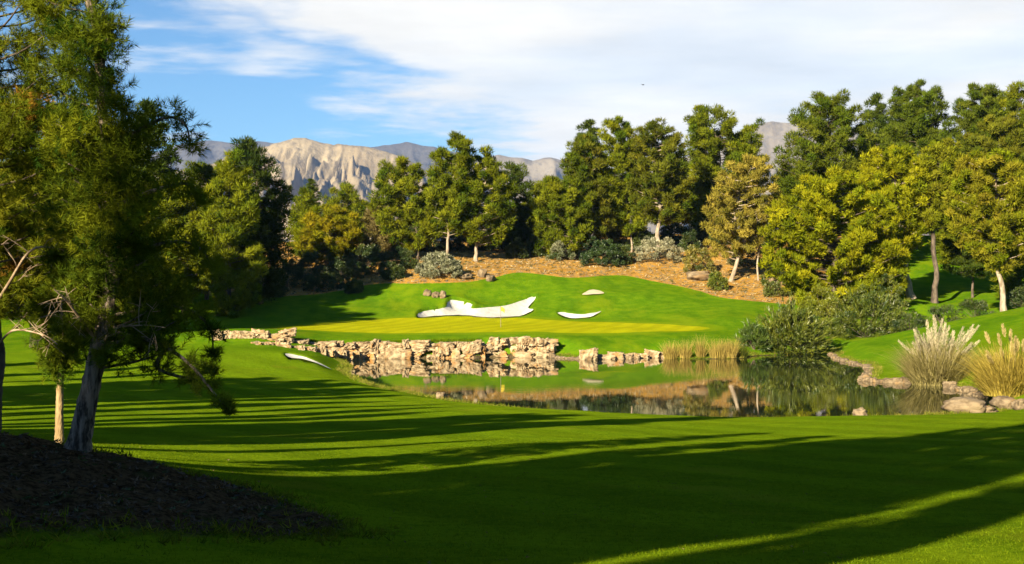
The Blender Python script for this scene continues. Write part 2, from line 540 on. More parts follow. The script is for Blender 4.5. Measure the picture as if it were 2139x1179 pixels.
def height(x, y, detail=True, cut=True):
    x = np.asarray(x, float)
    y = np.asarray(y, float)
    h = h_tps(x, y)
    d = poly_sdf(x, y, shore)
    wall = smooth(124.5, 126.5, y) * (1 - smooth(2.5, 5.5, x)) * smooth(-16.5, -14.8, x)
    width = 3.4 * (1 - wall) + 1.0 * wall
    lo = 0.05 + 0.02 * fbm2(x, y, 0.5, 2, 3)
    up = np.maximum(h, 0.28)
    hb = lo + (up - lo) * smooth(0.0, 1.0, d / width)
    hin = -np.minimum(1.4, 0.10 + 0.45 * -d)
    hh = np.where(d > 0, hb, hin)
    near = d < 9
    h = np.where(near, np.where(d > 0, hh * (1 - smooth(6, 9, d)) + h * smooth(6, 9, d), hh), np.maximum(h, 0.3))
    if detail:
        dl = poly_sdf(x, y, LITTER)
        lit = smooth(0.4, -0.6, dl)
        h = h + lit * (0.10 + 0.10 * fbm2(x, y, 1.3, 4, 11))
        dm = poly_sdf(x, y, MULCH)
        h = h + smooth(0.5, -1.5, dm) * (0.08 + 0.16 * fbm2(x, y, 0.45, 4, 21))
        far = smooth(70, 130, np.hypot(x, y))
        h = h + np.where(d > 0.5, 1, 0) * (0.03 + 0.05 * far) * fbm2(x, y, 0.16, 3, 5)
    if cut:
        for poly, dep, mt, lb in BUNK:
            c = poly.mean(0)
            msk = (np.abs(x - c[0]) < 18) & (np.abs(y - c[1]) < 22)
            if not msk.any():
                continue
            s = poly_sdf(x[msk], y[msk], poly)
            inner = smooth(-0.35, 0.4, -s)
            lip = np.exp(-np.maximum(s, 0) / 0.9) * (s > -0.05) * dep * 0.75
            side = np.clip((-(x[msk] - c[0]) * 0.25 + (y[msk] - c[1]) * 0.35), 0, 1)
            h[msk] += np.where(s > 0, lip * side, 0) - np.where(s > 0, 0.5, dep + 0.18) * inner
    return h


def hz(x, y):
    return float(height(np.array([x]), np.array([y]))[0])


# polar sheet round the camera's foot, fine towards the view
af = np.radians(np.linspace(-25.5, 25.5, 500))
ab = np.radians(np.linspace(25.5, 334.5, 150)[1:-1])
ang = np.concatenate([af, ab])
rad = np.concatenate([np.geomspace(1.2, 9, 26)[:-1], np.geomspace(9, 110, 200)[:-1], np.geomspace(110, 215, 130)[:-1], np.geomspace(215, 330, 25)[:-1], np.geomspace(330, 12400, 36)])
nA, nR = len(ang), len(rad)
gx = (np.sin(ang)[None] * rad[:, None]).ravel()
gy = (np.cos(ang)[None] * rad[:, None]).ravel()
gz = height(gx, gy)
gV = np.stack([gx, gy, gz], 1)
gV = np.concatenate([gV, [[0, 0, hz(0, 0)]]])
idx = np.arange(nA * nR).reshape(nR, nA)
gF = np.stack([idx[:-1], idx[1:], np.roll(idx, -1, 1)[1:], np.roll(idx, -1, 1)[:-1]], -1).reshape(-1, 4)
fan = np.stack([np.full(nA, nA * nR), idx[0], np.roll(idx[0], -1), np.roll(idx[0], -1)], -1)
x_, y_ = gV[:, 0], gV[:, 1]
attrs = {'d_green': poly_sdf(x_, y_, GREEN), 'd_mulch': poly_sdf(x_, y_, MULCH), 'd_litter': poly_sdf(x_, y_, LITTER), 'd_shore': poly_sdf(x_, y_, shore)}


def mat_ground():
    m, n, l = new_mat('golf_course_ground')
    tc_ = N(n, 'ShaderNodeTexCoord')
    P = tc_.outputs['Object']

    def att(nm):
        return N(n, 'ShaderNodeAttribute', attribute_name=nm).outputs['Fac']

    def noise(scale, detail=4, rough=0.55, stretch=None):
        src = P
        if stretch:
            mp = N(n, 'ShaderNodeMapping')
            mp.inputs['Scale'].default_value = stretch
            l.new(P, mp.inputs[0])
            src = mp.outputs[0]
        t = N(n, 'ShaderNodeTexNoise')
        t.inputs['Scale'].default_value = scale
        t.inputs['Detail'].default_value = detail
        t.inputs['Roughness'].default_value = rough
        l.new(src, t.inputs['Vector'])
        return t.outputs[0]

    big, mid, fine = noise(0.09, 3), noise(0.7, 5), noise(14, 6, 0.7)
    tuft = noise(3.2, 6, 0.7)
    # fairway grass
    g = MIX(n, l, RAMP(n, l, big, 0.35, 0.65), (0.088, 0.155, 0.003), (0.125, 0.190, 0.004))
    g = MIX(n, l, RAMP(n, l, mid, 0.38, 0.7), g, (0.070, 0.130, 0.003))
    g = MIX(n, l, M(n, l, 'MULTIPLY', RAMP(n, l, fine, 0.42, 0.66), 0.8), g, (0.155, 0.215, 0.006))
    g = MIX(n, l, M(n, l, 'MULTIPLY', RAMP(n, l, tuft, 0.50, 0.68), 0.55), g, (0.048, 0.095, 0.003))
    # mower stripes
    sx = N(n, 'ShaderNodeSeparateXYZ')
    l.new(P, sx.inputs[0])

    def stripes(kx, ky, w, amp):
        s = M(n, l, 'ADD', M(n, l, 'MULTIPLY', sx.outputs[0], kx * math.pi / w), M(n, l, 'MULTIPLY', sx.outputs[1], ky * math.pi / w))
        s = M(n, l, 'SINE', M(n, l, 'ADD', s, M(n, l, 'MULTIPLY', mid, 1.2)))
        return M(n, l, 'ADD', M(n, l, 'MULTIPLY', RAMP(n, l, s, -0.5, 0.5), amp), 1 - amp / 2)

    def scale(c, f):
        v = N(n, 'ShaderNodeVectorMath', operation='SCALE')
        l.new(c, v.inputs[0])
        l.new(f, v.inputs['Scale'])
        return v.outputs[0]

    g = MIX(n, l, M(n, l, 'MULTIPLY', RAMP(n, l, noise(0.33, 5, 0.65), 0.56, 0.70), 0.5), g, (0.150, 0.165, 0.010))
    g = scale(g, stripes(0.8, 0.6, 2.2, 0.16))
    # fringe and putting green
    dg = att('d_green')
    far_t = RAMP(n, l, sx.outputs[1], 95, 130)
    rough = MIX(n, l, RAMP(n, l, mid, 0.3, 0.7), (0.052, 0.130, 0.003), (0.098, 0.175, 0.004))
    rough = MIX(n, l, M(n, l, 'MULTIPLY', RAMP(n, l, tuft, 0.45, 0.7), 0.5), rough, (0.130, 0.190, 0.005))
    rough = MIX(n, l, M(n, l, 'MULTIPLY', RAMP(n, l, noise(0.30, 5, 0.6, (1.0, 0.35, 1.0)), 0.50, 0.66), 0.6), rough, (0.040, 0.105, 0.003))
    rough = MIX(n, l, M(n, l, 'MULTIPLY', RAMP(n, l, noise(0.17, 4, 0.6, (1.0, 0.5, 1.0)), 0.52, 0.68), 0.55), rough, (0.150, 0.195, 0.005))
    g = MIX(n, l, far_t, g, rough)
    g = MIX(n, l, M(n, l, 'MULTIPLY', RAMP(n, l, M(n, l, 'ADD', dg, M(n, l, 'MULTIPLY', M(n, l, 'SUBTRACT', mid, 0.5), 2.0)), 2.4, 1.2), 0.55), g, (0.150, 0.205, 0.004))
    pg = MIX(n, l, RAMP(n, l, mid, 0.3, 0.7), (0.255, 0.270, 0.004), (0.300, 0.300, 0.005))
    pg = scale(pg, stripes(0.9, -0.35, 1.3, 0.14))
    g = MIX(n, l, RAMP(n, l, M(n, l, 'ADD', dg, M(n, l, 'MULTIPLY', M(n, l, 'SUBTRACT', tuft, 0.5), 0.9)), 0.4, -0.4), g, pg)
    # shore mud
    dsh = att('d_shore')
    mud = MIX(n, l, RAMP(n, l, tuft, 0.35, 0.65), (0.045, 0.032, 0.016), (0.11, 0.085, 0.045))
    g = MIX(n, l, RAMP(n, l, M(n, l, 'ADD', dsh, M(n, l, 'MULTIPLY', M(n, l, 'SUBTRACT', tuft, 0.5), 0.6)), 0.30, 0.12), g, mud)
    # mulch slope
    ml = MIX(n, l, RAMP(n, l, mid, 0.35, 0.65), (0.30, 0.155, 0.026), (0.39, 0.215, 0.042))
    ml = MIX(n, l, RAMP(n, l, noise(1.6, 6, 0.7), 0.48, 0.62), ml, (0.185, 0.15, 0.10))
    ml = MIX(n, l, RAMP(n, l, noise(5.0, 6, 0.75), 0.52, 0.68), ml, (0.06, 0.045, 0.022))
    dm = M(n, l, 'ADD', att('d_mulch'), M(n, l, 'MULTIPLY', M(n, l, 'SUBTRACT', tuft, 0.5), 0.7))
    g = MIX(n, l, RAMP(n, l, dm, 0.15, -0.15), g, ml)
    # litter mound
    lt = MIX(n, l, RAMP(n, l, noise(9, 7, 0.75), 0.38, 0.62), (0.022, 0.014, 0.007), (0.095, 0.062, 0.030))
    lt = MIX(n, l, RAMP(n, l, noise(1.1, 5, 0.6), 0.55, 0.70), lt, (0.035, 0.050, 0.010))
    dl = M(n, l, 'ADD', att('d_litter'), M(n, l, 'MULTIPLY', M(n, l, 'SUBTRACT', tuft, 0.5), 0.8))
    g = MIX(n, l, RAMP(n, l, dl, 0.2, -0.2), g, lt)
    # far desert plain
    rr = N(n, 'ShaderNodeVectorMath', operation='LENGTH')
    l.new(P, rr.inputs[0])
    g = MIX(n, l, RAMP(n, l, rr.outputs['Value'], 270, 330), g, (0.20, 0.155, 0.10))
    p = N(n, 'ShaderNodeBsdfPrincipled')
    p.inputs['Roughness'].default_value = 0.9
    p.inputs['Specular IOR Level'].default_value = 0.0
    p.inputs['Sheen Weight'].default_value = 0.0
    l.new(g, p.inputs['Base Color'])
    b1 = N(n, 'ShaderNodeBump')
    b1.inputs['Strength'].default_value = 0.8
    b1.inputs['Distance'].default_value = 0.05
    l.new(noise(22, 5, 0.75), b1.inputs['Height'])
    b2 = N(n, 'ShaderNodeBump')
    b2.inputs['Strength'].default_value = 0.35
    b2.inputs['Distance'].default_value = 0.25
    l.new(noise(1.5, 5, 0.6), b2.inputs['Height'])
    l.new(b1.outputs[0], b2.inputs['Normal'])
    l.new(b2.outputs[0], p.inputs['Normal'])
    o = N(n, 'ShaderNodeOutputMaterial')
    l.new(p.outputs[0], o.inputs['Surface'])
    return m


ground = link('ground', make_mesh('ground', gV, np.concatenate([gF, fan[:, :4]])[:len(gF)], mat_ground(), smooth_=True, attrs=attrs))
tag(ground, kind='structure')

# bunker sand
for poly, dep, mt, lb in BUNK:
    c = poly.mean(0)
    mn, mx = poly.min(0), poly.max(0)
    st = 0.55
    gx2, gy2 = np.meshgrid(np.arange(mn[0], mx[0], st), np.arange(mn[1], mx[1], st))
    gx2, gy2 = gx2.ravel() + rng.uniform(-.1, .1, gx2.size), gy2.ravel() + rng.uniform(-.1, .1, gy2.size)
    s = poly_sdf(gx2, gy2, poly)
    k = s < -0.25
    pts = [Vector(p) for p in poly] + [Vector((a, b)) for a, b in zip(gx2[k], gy2[k])]
    ed = [(i, (i + 1) % len(poly)) for i in range(len(poly))]
    vo, eo, fo, *_r = delaunay_2d_cdt(pts, ed, [], 1, 1e-4)
    V2 = np.array([(v.x, v.y) for v in vo])
    zb = height(V2[:, 0], V2[:, 1], cut=False)
    s2 = poly_sdf(V2[:, 0], V2[:, 1], poly)
    z2 = zb + 0.025 - dep * smooth(0.0, 0.9, -s2) + 0.05 * fbm2(V2[:, 0], V2[:, 1], 0.8, 3, 9)
    me = make_mesh('sand_bunker', np.stack([V2[:, 0] - c[0], V2[:, 1] - c[1], z2 - zb.mean()], 1), np.array([list(f) for f in fo]), MAT[mt], smooth_=True)
    tag(link('sand_bunker', me, loc=(c[0], c[1], zb.mean())), lb, 'bunker')

# ------------------------------------------------------------------ water
m, n, l = new_mat('still_pond_water')
p = N(n, 'ShaderNodeBsdfPrincipled')
p.inputs['Base Color'].default_value = (0.012, 0.018, 0.008, 1)
p.inputs['Roughness'].default_value = 0.015
p.inputs['IOR'].default_value = 2.1
tc_ = N(n, 'ShaderNodeTexCoord')
mp = N(n, 'ShaderNodeMapping')
mp.inputs['Scale'].default_value = (0.55, 1.6, 1)
l.new(tc_.outputs['Object'], mp.inputs[0])
nz = N(n, 'ShaderNodeTexNoise')
nz.inputs['Scale'].default_value = 1.3
nz.inputs['Detail'].default_value = 3
l.new(mp.outputs[0], nz.inputs['Vector'])
nb = N(n, 'ShaderNodeTexNoise')
nb.inputs['Scale'].default_value = 0.05
l.new(tc_.outputs['Object'], nb.inputs['Vector'])
bp = N(n, 'ShaderNodeBump')
bp.inputs['Distance'].default_value = 0.012
l.new(M(n, l, 'ADD', M(n, l, 'MULTIPLY', RAMP(n, l, nb.outputs[0], 0.45, 0.65), 0.25), 0.06), bp.inputs['Strength'])
l.new(nz.outputs[0], bp.inputs['Height'])
l.new(bp.outputs[0], p.inputs['Normal'])
o = N(n, 'ShaderNodeOutputMaterial')
l.new(p.outputs[0], o.inputs['Surface'])
cs = shore.mean(0)
wv = cs + (shore - cs) * 1.0
dn = unit(np.stack([np.roll(shore, -1, 0)[:, 1] - np.roll(shore, 1, 0)[:, 1], -(np.roll(shore, -1, 0)[:, 0] - np.roll(shore, 1, 0)[:, 0])], 1))
area = 0.5 * np.sum(shore[:, 0] * np.roll(shore[:, 1], -1) - np.roll(shore[:, 0], -1) * shore[:, 1])
wv = shore + dn * (0.6 if area > 0 else -0.6)
vo, eo, fo, *_r = delaunay_2d_cdt([Vector(v) for v in wv], [(i, (i + 1) % len(wv)) for i in range(len(wv))], [], 1, 1e-4)
me = make_mesh('water', np.array([(v.x, v.y, 0.0) for v in vo]), np.array([list(f) for f in fo]), m)
tag(link('water', me), kind='structure')

# ------------------------------------------------------------------ mountains
def mat_mount(nm='bare_desert_rock', k=(1, 1, 1)):
    m, n, l = new_mat(nm)
    tc_ = N(n, 'ShaderNodeTexCoord')

    def noise(s, d=6, r=0.6):
        t = N(n, 'ShaderNodeTexNoise')
        t.inputs['Scale'].default_value = s
        t.inputs['Detail'].default_value = d
        t.inputs['Roughness'].default_value = r
        l.new(tc_.outputs['Object'], t.inputs['Vector'])
        return t.outputs[0]
    c = MIX(n, l, RAMP(n, l, noise(0.004), 0.35, 0.65), (0.19, 0.150, 0.098), (0.27, 0.22, 0.145))
    c = MIX(n, l, RAMP(n, l, noise(0.02), 0.45, 0.7), c, (0.15, 0.125, 0.09))
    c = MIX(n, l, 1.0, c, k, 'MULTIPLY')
    p = N(n, 'ShaderNodeBsdfDiffuse')
    l.new(c, p.inputs['Color'])
    bp = N(n, 'ShaderNodeBump')
    bp.inputs['Strength'].default_value = 0.8
    bp.inputs['Distance'].default_value = 20
    l.new(noise(0.014, 8, 0.65), bp.inputs['Height'])
    l.new(bp.outputs[0], p.inputs['Normal'])
    o = N(n, 'ShaderNodeOutputMaterial')
    l.new(p.outputs[0], o.inputs['Surface'])
    return m


MM = mat_mount()
MM_HAZE = mat_mount('hazy_blue_rock', (0.36, 0.42, 0.62))  # distance haze and shade put into a dark bluish rock colour
MM_HAZE_PALE = mat_mount('pale_haze_rock', (0.74, 0.80, 0.98))  # slight blue of distance haze put into the rock colour


def ridged(P, octv, seed, gain=0.5):
    a, s, out, prev = 1.0, 1.0, 0, 1.0
    for k in range(octv):
        v = 1 - np.abs(vnoise(P * s + k * 9.1, seed + k))
        v = v * v * prev
        out = out + a * v
        prev = np.clip(v * 1.6, 0, 1)
        a *= gain
        s *= 2.07
    return out


def mountain(prof, Yr, depth, seed, relief, nu=420, nv=150, mat=None):
    """prof: (px, py) of the skyline; Yr its distance; the slope comes `depth` metres towards the camera"""
    prof = np.array(prof, float)
    u = np.linspace(prof[0, 0], prof[-1, 0], nu)
    zr = CAM_Z - (np.interp(u, prof[:, 0], prof[:, 1]) - HOR) * Yr / F_PX
    v = np.linspace(-1.0, 0.45, nv)
    U, Vv = np.meshgrid(u, v)
    Y = Yr + Vv * depth
    X = (U - W_PX / 2) / F_PX * Yr
    sh = np.where(Vv < 0, np.clip(1 + Vv, 0, 1) ** 0.9, 1 - (Vv / 0.45) ** 1.5)
    k_ = 6000 / Yr
    P = np.stack([X.ravel() / 150 * k_, Y.ravel() / 330 * k_, np.full(X.size, seed * 3.1)], 1)
    wv_ = np.stack([fbm(P * 0.9 + 5, 3, seed), fbm(P * 0.9 + 50, 3, seed + 3), np.zeros(X.size)], 1)
    P = P + wv_ * 0.38
    carve, a_, s_ = 0, 1.0, 1.0
    for k in range(5):
        carve = carve + a_ * np.abs(vnoise(P * s_ + k * 9.1, seed + k))
        a_ *= 0.52
        s_ *= 2.07
    saw = X.ravel() / 190 * k_ - Y.ravel() / 900 * k_ + wv_[:, 0] * 0.55 + 0.5 * fbm(P * 0.6 + 9, 3, seed + 31)
    t_ = saw - np.floor(saw)
    saw = np.where(t_ < 0.84, 1 - t_ / 0.84, (t_ - 0.84) / 0.16)
    carve = 0.75 * carve.reshape(X.shape) + 1.15 * (1 - saw.reshape(X.shape)) * np.clip(0.5 + 0.9 * fbm(P * 0.3 + 3, 2, seed + 41).reshape(X.shape), 0, 1.2)
    env = np.where(Vv < 0, np.clip(-Vv * 8.0, 0.03, 1) * np.clip((1 + Vv) * 2.5, 0, 1), 0.05)
    Z = 4 + (zr[None] - 4) * sh - relief * carve * env
    Z = np.minimum(Z, CAM_Z + (zr[None] - CAM_Z) * Y / Yr - 1.0 * (Vv < 0) * env)
    V = np.stack([X.ravel(), Y.ravel(), Z.ravel()], 1)
    ii = np.arange(nu * nv).reshape(nv, nu)
    F = np.stack([ii[:-1, :-1], ii[:-1, 1:], ii[1:, 1:], ii[1:, :-1]], -1).reshape(-1, 4)
    o = link('mountain', make_mesh('mountain', V, F, mat or MM, smooth_=False))
    tag(o, kind='structure')
    return o


mountain([(-120, 480), (60, 430), (250, 372), (360, 356), (410, 350), (470, 326), (530, 306), (585, 297), (612, 288), (640, 285), (668, 291), (700, 297), (770, 303), (810, 314), (850, 330), (900, 362), (960, 410), (1060, 470)], 6000, 2400, 3, 240, 500, 130)
mountain([(150, 430), (300, 320), (380, 298), (440, 291), (470, 294), (500, 297), (540, 292), (600, 298), (720, 306), (780, 303), (815, 300), (850, 293), (880, 300), (905, 304), (950, 314), (1010, 322), (1080, 345), (1200, 400)], 10000, 2700, 12, 280, 300, 90, MM_HAZE)
mountain([(860, 430), (940, 372), (990, 338), (1020, 325), (1042, 320), (1065, 326), (1090, 327), (1112, 333), (1138, 326), (1160, 329), (1200, 338), (1280, 350), (1420, 330), (1520, 285), (1580, 256), (1612, 250), (1650, 254), (1720, 248), (1850, 290), (2200, 380)], 8500, 2700, 21, 250, 340, 100, MM_HAZE_PALE)

# ------------------------------------------------------------------ foliage
def leaf_tris(r, C, R, n_per, ll, lw, flat=0.75, upb=0.3, jit=0.7, inner=0.45, axis_up=0.35):
    """small triangles on the shells of puffs; returns V, F, clump index per vertex"""
    nC = len(C)
    n_ = nC * n_per
    ci = np.repeat(np.arange(nC), n_per)
    d = unit(r.normal(size=(n_, 3)) + np.array([0, 0, upb]))
    rr = R[ci] * (inner + (1 - inner) * r.random(n_) ** 0.6)
    p = C[ci] + d * rr[:, None] * np.array([1, 1, flat])
    a = unit(d + r.normal(size=(n_, 3)) * 0.45 + np.array([0, 0, axis_up]))
    nn = unit(d * 0.9 + r.normal(size=(n_, 3)) * jit)
    w = unit(np.cross(a, nn))
    L = (ll * r.uniform(0.45, 1.5, n_))[:, None]
    Wd = (lw * r.uniform(0.45, 1.4, n_))[:, None]
    V = np.empty((n_, 3, 3))
    V[:, 0] = p - w * Wd / 2 - a * L * 0.3
    V[:, 1] = p + w * Wd / 2 - a * L * 0.3
    V[:, 2] = p + a * L * 0.7
    return V.reshape(-1, 3), np.arange(n_ * 3).reshape(-1, 3), np.repeat(ci, 3)


def needle_tufts(r, C, R, n_twig, n_need, ll, lw, flat=0.8):
    """near foliage: twig ends carrying radiating needles"""
    nC = len(C)
    nt = nC * n_twig
    ci = np.repeat(np.arange(nC), n_twig)
    d = unit(r.normal(size=(nt, 3)) + np.array([0, 0, 0.25]))
    p = C[ci] + d * (R[ci] * (0.25 + 0.75 * r.random(nt) ** 0.6))[:, None] * np.array([1, 1, flat])
    ax = unit(d + r.normal(size=(nt, 3)) * 0.4 + np.array([0, 0, 0.45]))
    ti = np.repeat(np.arange(nt), n_need)
    n_ = nt * n_need
    s = r.random(n_)
    q = p[ti] + ax[ti] * ((s - 1) * 0.16)[:, None]
    rnd = r.normal(size=(n_, 3))
    side = unit(rnd - ax[ti] * (rnd * ax[ti]).sum(1)[:, None])
    dirn = unit(ax[ti] * (0.35 + 0.8 * s)[:, None] + side * 0.9)
    w = unit(np.cross(dirn, r.normal(size=(n_, 3))))
    L = (ll * r.uniform(0.7, 1.2, n_))[:, None]
    V = np.empty((n_, 3, 3))
    V[:, 0] = q - w * lw / 2
    V[:, 1] = q + w * lw / 2
    V[:, 2] = q + dirn * L
    return V.reshape(-1, 3), np.arange(n_ * 3).reshape(-1, 3), np.repeat(ci[ti], 3)


def clump_cols(r, n, base, alt, mixp=0.5, spread=0.22, dead=None, deadp=0.0):
    t = np.clip(r.normal(mixp, 0.3, n), 0, 1)[:, None]
    c = np.array(base) * (1 - t) + np.array(alt) * t
    c = c * r.uniform(1 - spread, 1 + spread, (n, 1))
    if dead is not None and deadp > 0:
        k = r.random(n) < deadp
        c[k] = np.array(dead) * r.uniform(0.7, 1.2, (k.sum(), 1))
    return c


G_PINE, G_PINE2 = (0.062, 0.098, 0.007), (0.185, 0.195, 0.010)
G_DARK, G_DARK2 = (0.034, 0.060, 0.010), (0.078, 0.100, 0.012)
G_YEL, G_YEL2 = (0.130, 0.160, 0.006), (0.290, 0.275, 0.009)
G_OLIVE, G_OLIVE2 = (0.15, 0.14, 0.020), (0.30, 0.24, 0.040)


def pine(name, label, Y, base_px, prof, trunk=None, tw=0.34, n_br=34, cl_r=0.85, n_per=165, ll=0.60, lw=0.135, cols=(G_PINE, G_PINE2), bark='bark_pale', seed=0, group=None,
         depth=0.85, clumps=3, mixp=0.5, trunk2=None, cat='tree', dead=None, deadp=0.0, droop=0.25, near=None, extra=None, core=0.0, bot=None):
    """prof: [(py, x_left, x_right)] of the crown in the picture at distance Y; trunk: [(px, py)] upwards"""
    r = np.random.default_rng(1000 + seed)
    bx, by = XY(base_px, Y)
    bz = hz(bx, by) - 0.08
    base = np.array([bx, by, bz])
    pr = np.array(sorted(prof), float)
    zt = CAM_Z - (pr[:, 0] - HOR) * Y / F_PX
    xl = (pr[:, 1] - W_PX / 2) * Y / F_PX
    xr = (pr[:, 2] - W_PX / 2) * Y / F_PX
    if not near:
        cx_, hw_ = (xl + xr) / 2, (xr - xl) / 2
        xl, xr = cx_ - hw_ * 1.12 - 0.2, cx_ + hw_ * 1.12 + 0.2
        n_br = int(n_br * 1.15)
    o = np.argsort(zt)
    zt, xl, xr = zt[o], xl[o], xr[o]
    z0, z1 = zt[0], zt[-1]
    # trunk
    if trunk is None:
        trunk = []
    tp = [base] + [px2w(a, b, Y) for a, b in trunk]
    ztop = z1 - 0.04 * (z1 - z0)
    if tp[-1][2] < z0 + 0.55 * (z1 - z0):
        zm = z0 + 0.6 * (z1 - z0)
        tp.append(np.array([0.5 * tp[-1][0] + 0.5 * (np.interp(zm, zt, xl) + np.interp(zm, zt, xr)) / 2, Y, zm]))
    tp.append(np.array([(xl[-1] + xr[-1]) / 2, Y, ztop]))
    nt = 90 if near else 22
    path = resample(tp, nt)
    if not near:
        path[1:-1] += r.normal(size=(nt - 2, 3)) * np.array([0.05, 0.05, 0]) * (tw / 0.34)
    tt = np.linspace(0, 1, nt)
    rad_ = tw / 2 * (1 - 0.86 * tt) * (1 + 0.35 * np.exp(-tt * 22))
    T = Tubes()
    T.add(path, rad_, 22 if near else 9, 0.22 if near else 0.12, r)
    C, Rr = [], []
    ts = np.linspace(0, 1, 200)
    wz = np.interp(z0 + ts * (z1 - z0), zt, xr - xl) + 0.3
    cdf = np.cumsum(wz ** 0.9)
    cdf /= cdf[-1]
    us = (np.arange(n_br) + r.random(n_br)) / n_br
    ga = r.random() * 6.28
    for k in range(n_br):
        z = z0 + np.interp(us[k], cdf, ts) * (z1 - z0)
        th = ga + k * 2.39996 + r.normal() * 0.3
        L_, R_ = np.interp(z, zt, xl), np.interp(z, zt, xr)
        xt = np.interp(z, path[:, 2], path[:, 0])
        xt = min(max(xt, L_ + 0.15 * (R_ - L_)), R_ - 0.15 * (R_ - L_))
        ext = (R_ - xt) if math.cos(th) > 0 else (xt - L_)
        hd = depth * (R_ - L_) / 2
        fr = r.uniform(0.78, 1.0)
        cr = cl_r * r.uniform(0.65, 1.25)
        ex = max(ext * fr - cr * 0.75, 0.1)
        ey = max(hd * fr - cr * 0.6, 0.1)
        tip = np.array([xt + math.cos(th) * ex, Y + math.sin(th) * ey, z])
        ln = math.hypot(ex * math.cos(th), ey * math.sin(th))
        zo = max(z - droop * ln - 0.2, bz + 0.35 * (z0 - bz))
        zo = min(zo, path[-2, 2])
        org = np.array([np.interp(zo, path[:, 2], path[:, 0]), np.interp(zo, path[:, 2], path[:, 1]), zo])
        midp = org * 0.45 + tip * 0.55 + np.array([0, 0, -0.06 * ln])
        bp_ = resample([org, midp, tip], 6)
        br = max(0.018, tw * 0.13 * min(1.3, ln / 3 + 0.3))
        T.add(bp_, np.linspace(br, 0.012, 6), 5)
        nc = max(1, int(round(clumps * (0.5 + min(1.2, ln / 4.0)))))
        for j in range(nc):
            f = 1.0 - j * 0.24 * (3 / max(nc, 3)) - (0.06 * r.random() if j else 0)
            if f < 0.25:
                break
            q = bp_[0] * (1 - f) ** 2 + 2 * f * (1 - f) * midp + f * f * tip
            off = r.normal(size=3) * np.array([0.45, 0.45, 0.28]) * cr * (0.3 if j == 0 else 1)
            C.append(q + off + np.array([0, 0, 0.15 * cr]))
            Rr.append(cr * (1.0 if j == 0 else r.uniform(0.65, 1.0)))
    # leader
    for q, f in ((path[-1], 0.55), (path[-1] - [0, 0, cl_r * 0.8], 0.75)):
        C.append(q)
        Rr.append(cl_r * f)
    if extra:                         # extra boughs given in the picture: [(px,py,dy,radius m)...] hung on the trunk
        for pts in extra:
            w_ = [px2w(a, b, Y + c) for a, b, c, _ in pts]
            T.add(resample(w_, 3 * len(w_)), np.linspace(0.045, 0.010, 3 * len(w_)), 6)
            for (a, b, c, rr_), q in zip(pts, w_):
                if rr_ > 0:
                    C.append(q)
                    Rr.append(rr_)
    C, Rr = np.array(C), np.array(Rr)
    root = thing(name, label, cat, base, group)
    tv, tf = T.arrays()
    link('trunk', make_mesh('trunk', tv - base, tf, MAT[bark], smooth_=True), root)
    if trunk2:
        T2 = Tubes()
        for tpth, w2 in trunk2:
            x2, y2 = XY(tpth[0][0], Y)
            b2 = np.array([x2, y2, hz(x2, y2) - 0.08])
            pp = resample([b2] + [px2w(a, b, Y) for a, b in tpth[1:]], 14)
            T2.add(pp, np.linspace(w2 / 2, w2 / 5, 14), 8, 0.1, r)
        tv, tf = T2.arrays()
        link('trunk', make_mesh('trunk', tv - base, tf, MAT[bark], smooth_=True), root)
    cc = clump_cols(r, len(C), cols[0], cols[1], mixp, 0.22, dead, deadp)
    if near:
        V, F, ci = needle_tufts(r, C, Rr, *near)
    else:
        V, F, ci = leaf_tris(r, C, Rr, n_per, ll, lw, 0.75, 0.3, 0.7, 0.4, 0.6)
    link('crown', make_mesh('crown', V - base, F, MAT['leaf'], cc[ci]), root)
    return root


def copy_tree(o, loc, rz, s, label, group):
    c = o.copy()
    COL.objects.link(c)
    c.location = loc
    c.rotation_euler = (0, 0, rz)
    c.scale = s
    c['label'] = label
    c['group'] = group
    for ch in o.children:
        k = ch.copy()
        COL.objects.link(k)
        k.parent = c
    return c


BACK = 'pines on the mulch slope behind the green'
RIGHT = 'trees massed on the right bank'
LEFT = 'pines in the left foreground'
T = {}
# --- middle row behind the green
T['t4'] = pine('pine_tree', 'sunlit yellow green pine left of the green, in front of the taller dark stand-in for its shaded side', 158, 478, [(325, 468, 498), (370, 446, 528), (430, 426, 542), (500, 422, 540), (560, 434, 552), (620, 440, 548), (664, 452, 520)], n_br=62, cl_r=0.9, seed=4, group=BACK, bark='bark_dark', cols=((0.075, 0.115, 0.008), (0.20, 0.21, 0.010)), tw=0.5)
T['t4_shade'] = pine('pine_tree', 'tall dark pine painted as the shaded right side of the sunlit one, left of the green', 167, 545, [(293, 502, 530), (330, 480, 560), (380, 474, 592), (440, 482, 608), (520, 490, 606), (580, 500, 592), (630, 510, 570)], n_br=64, cl_r=1.0, seed=104, group=BACK, bark='bark_dark', cols=((0.020, 0.038, 0.008), (0.046, 0.064, 0.010)), tw=0.5)  # shaded right half of the sunlit pine, put into darker foliage colour
T['t5a'] = pine('pine_tree', 'low dark pine just right of the tall dark pine', 205, 636, [(398, 628, 645), (430, 608, 664), (480, 600, 676), (520, 606, 670), (540, 615, 660)], n_br=33, cl_r=0.9, n_per=125, seed=5, group=BACK, bark='bark_dark')
T['t5b'] = pine('pine_tree', 'round topped pine under the foot of the sunlit mountain', 218, 716, [(386, 705, 730), (410, 680, 755), (450, 668, 772), (500, 672, 768), (525, 690, 750)], n_br=39, cl_r=1.0, n_per=125, seed=6, group=BACK, bark='bark_dark')
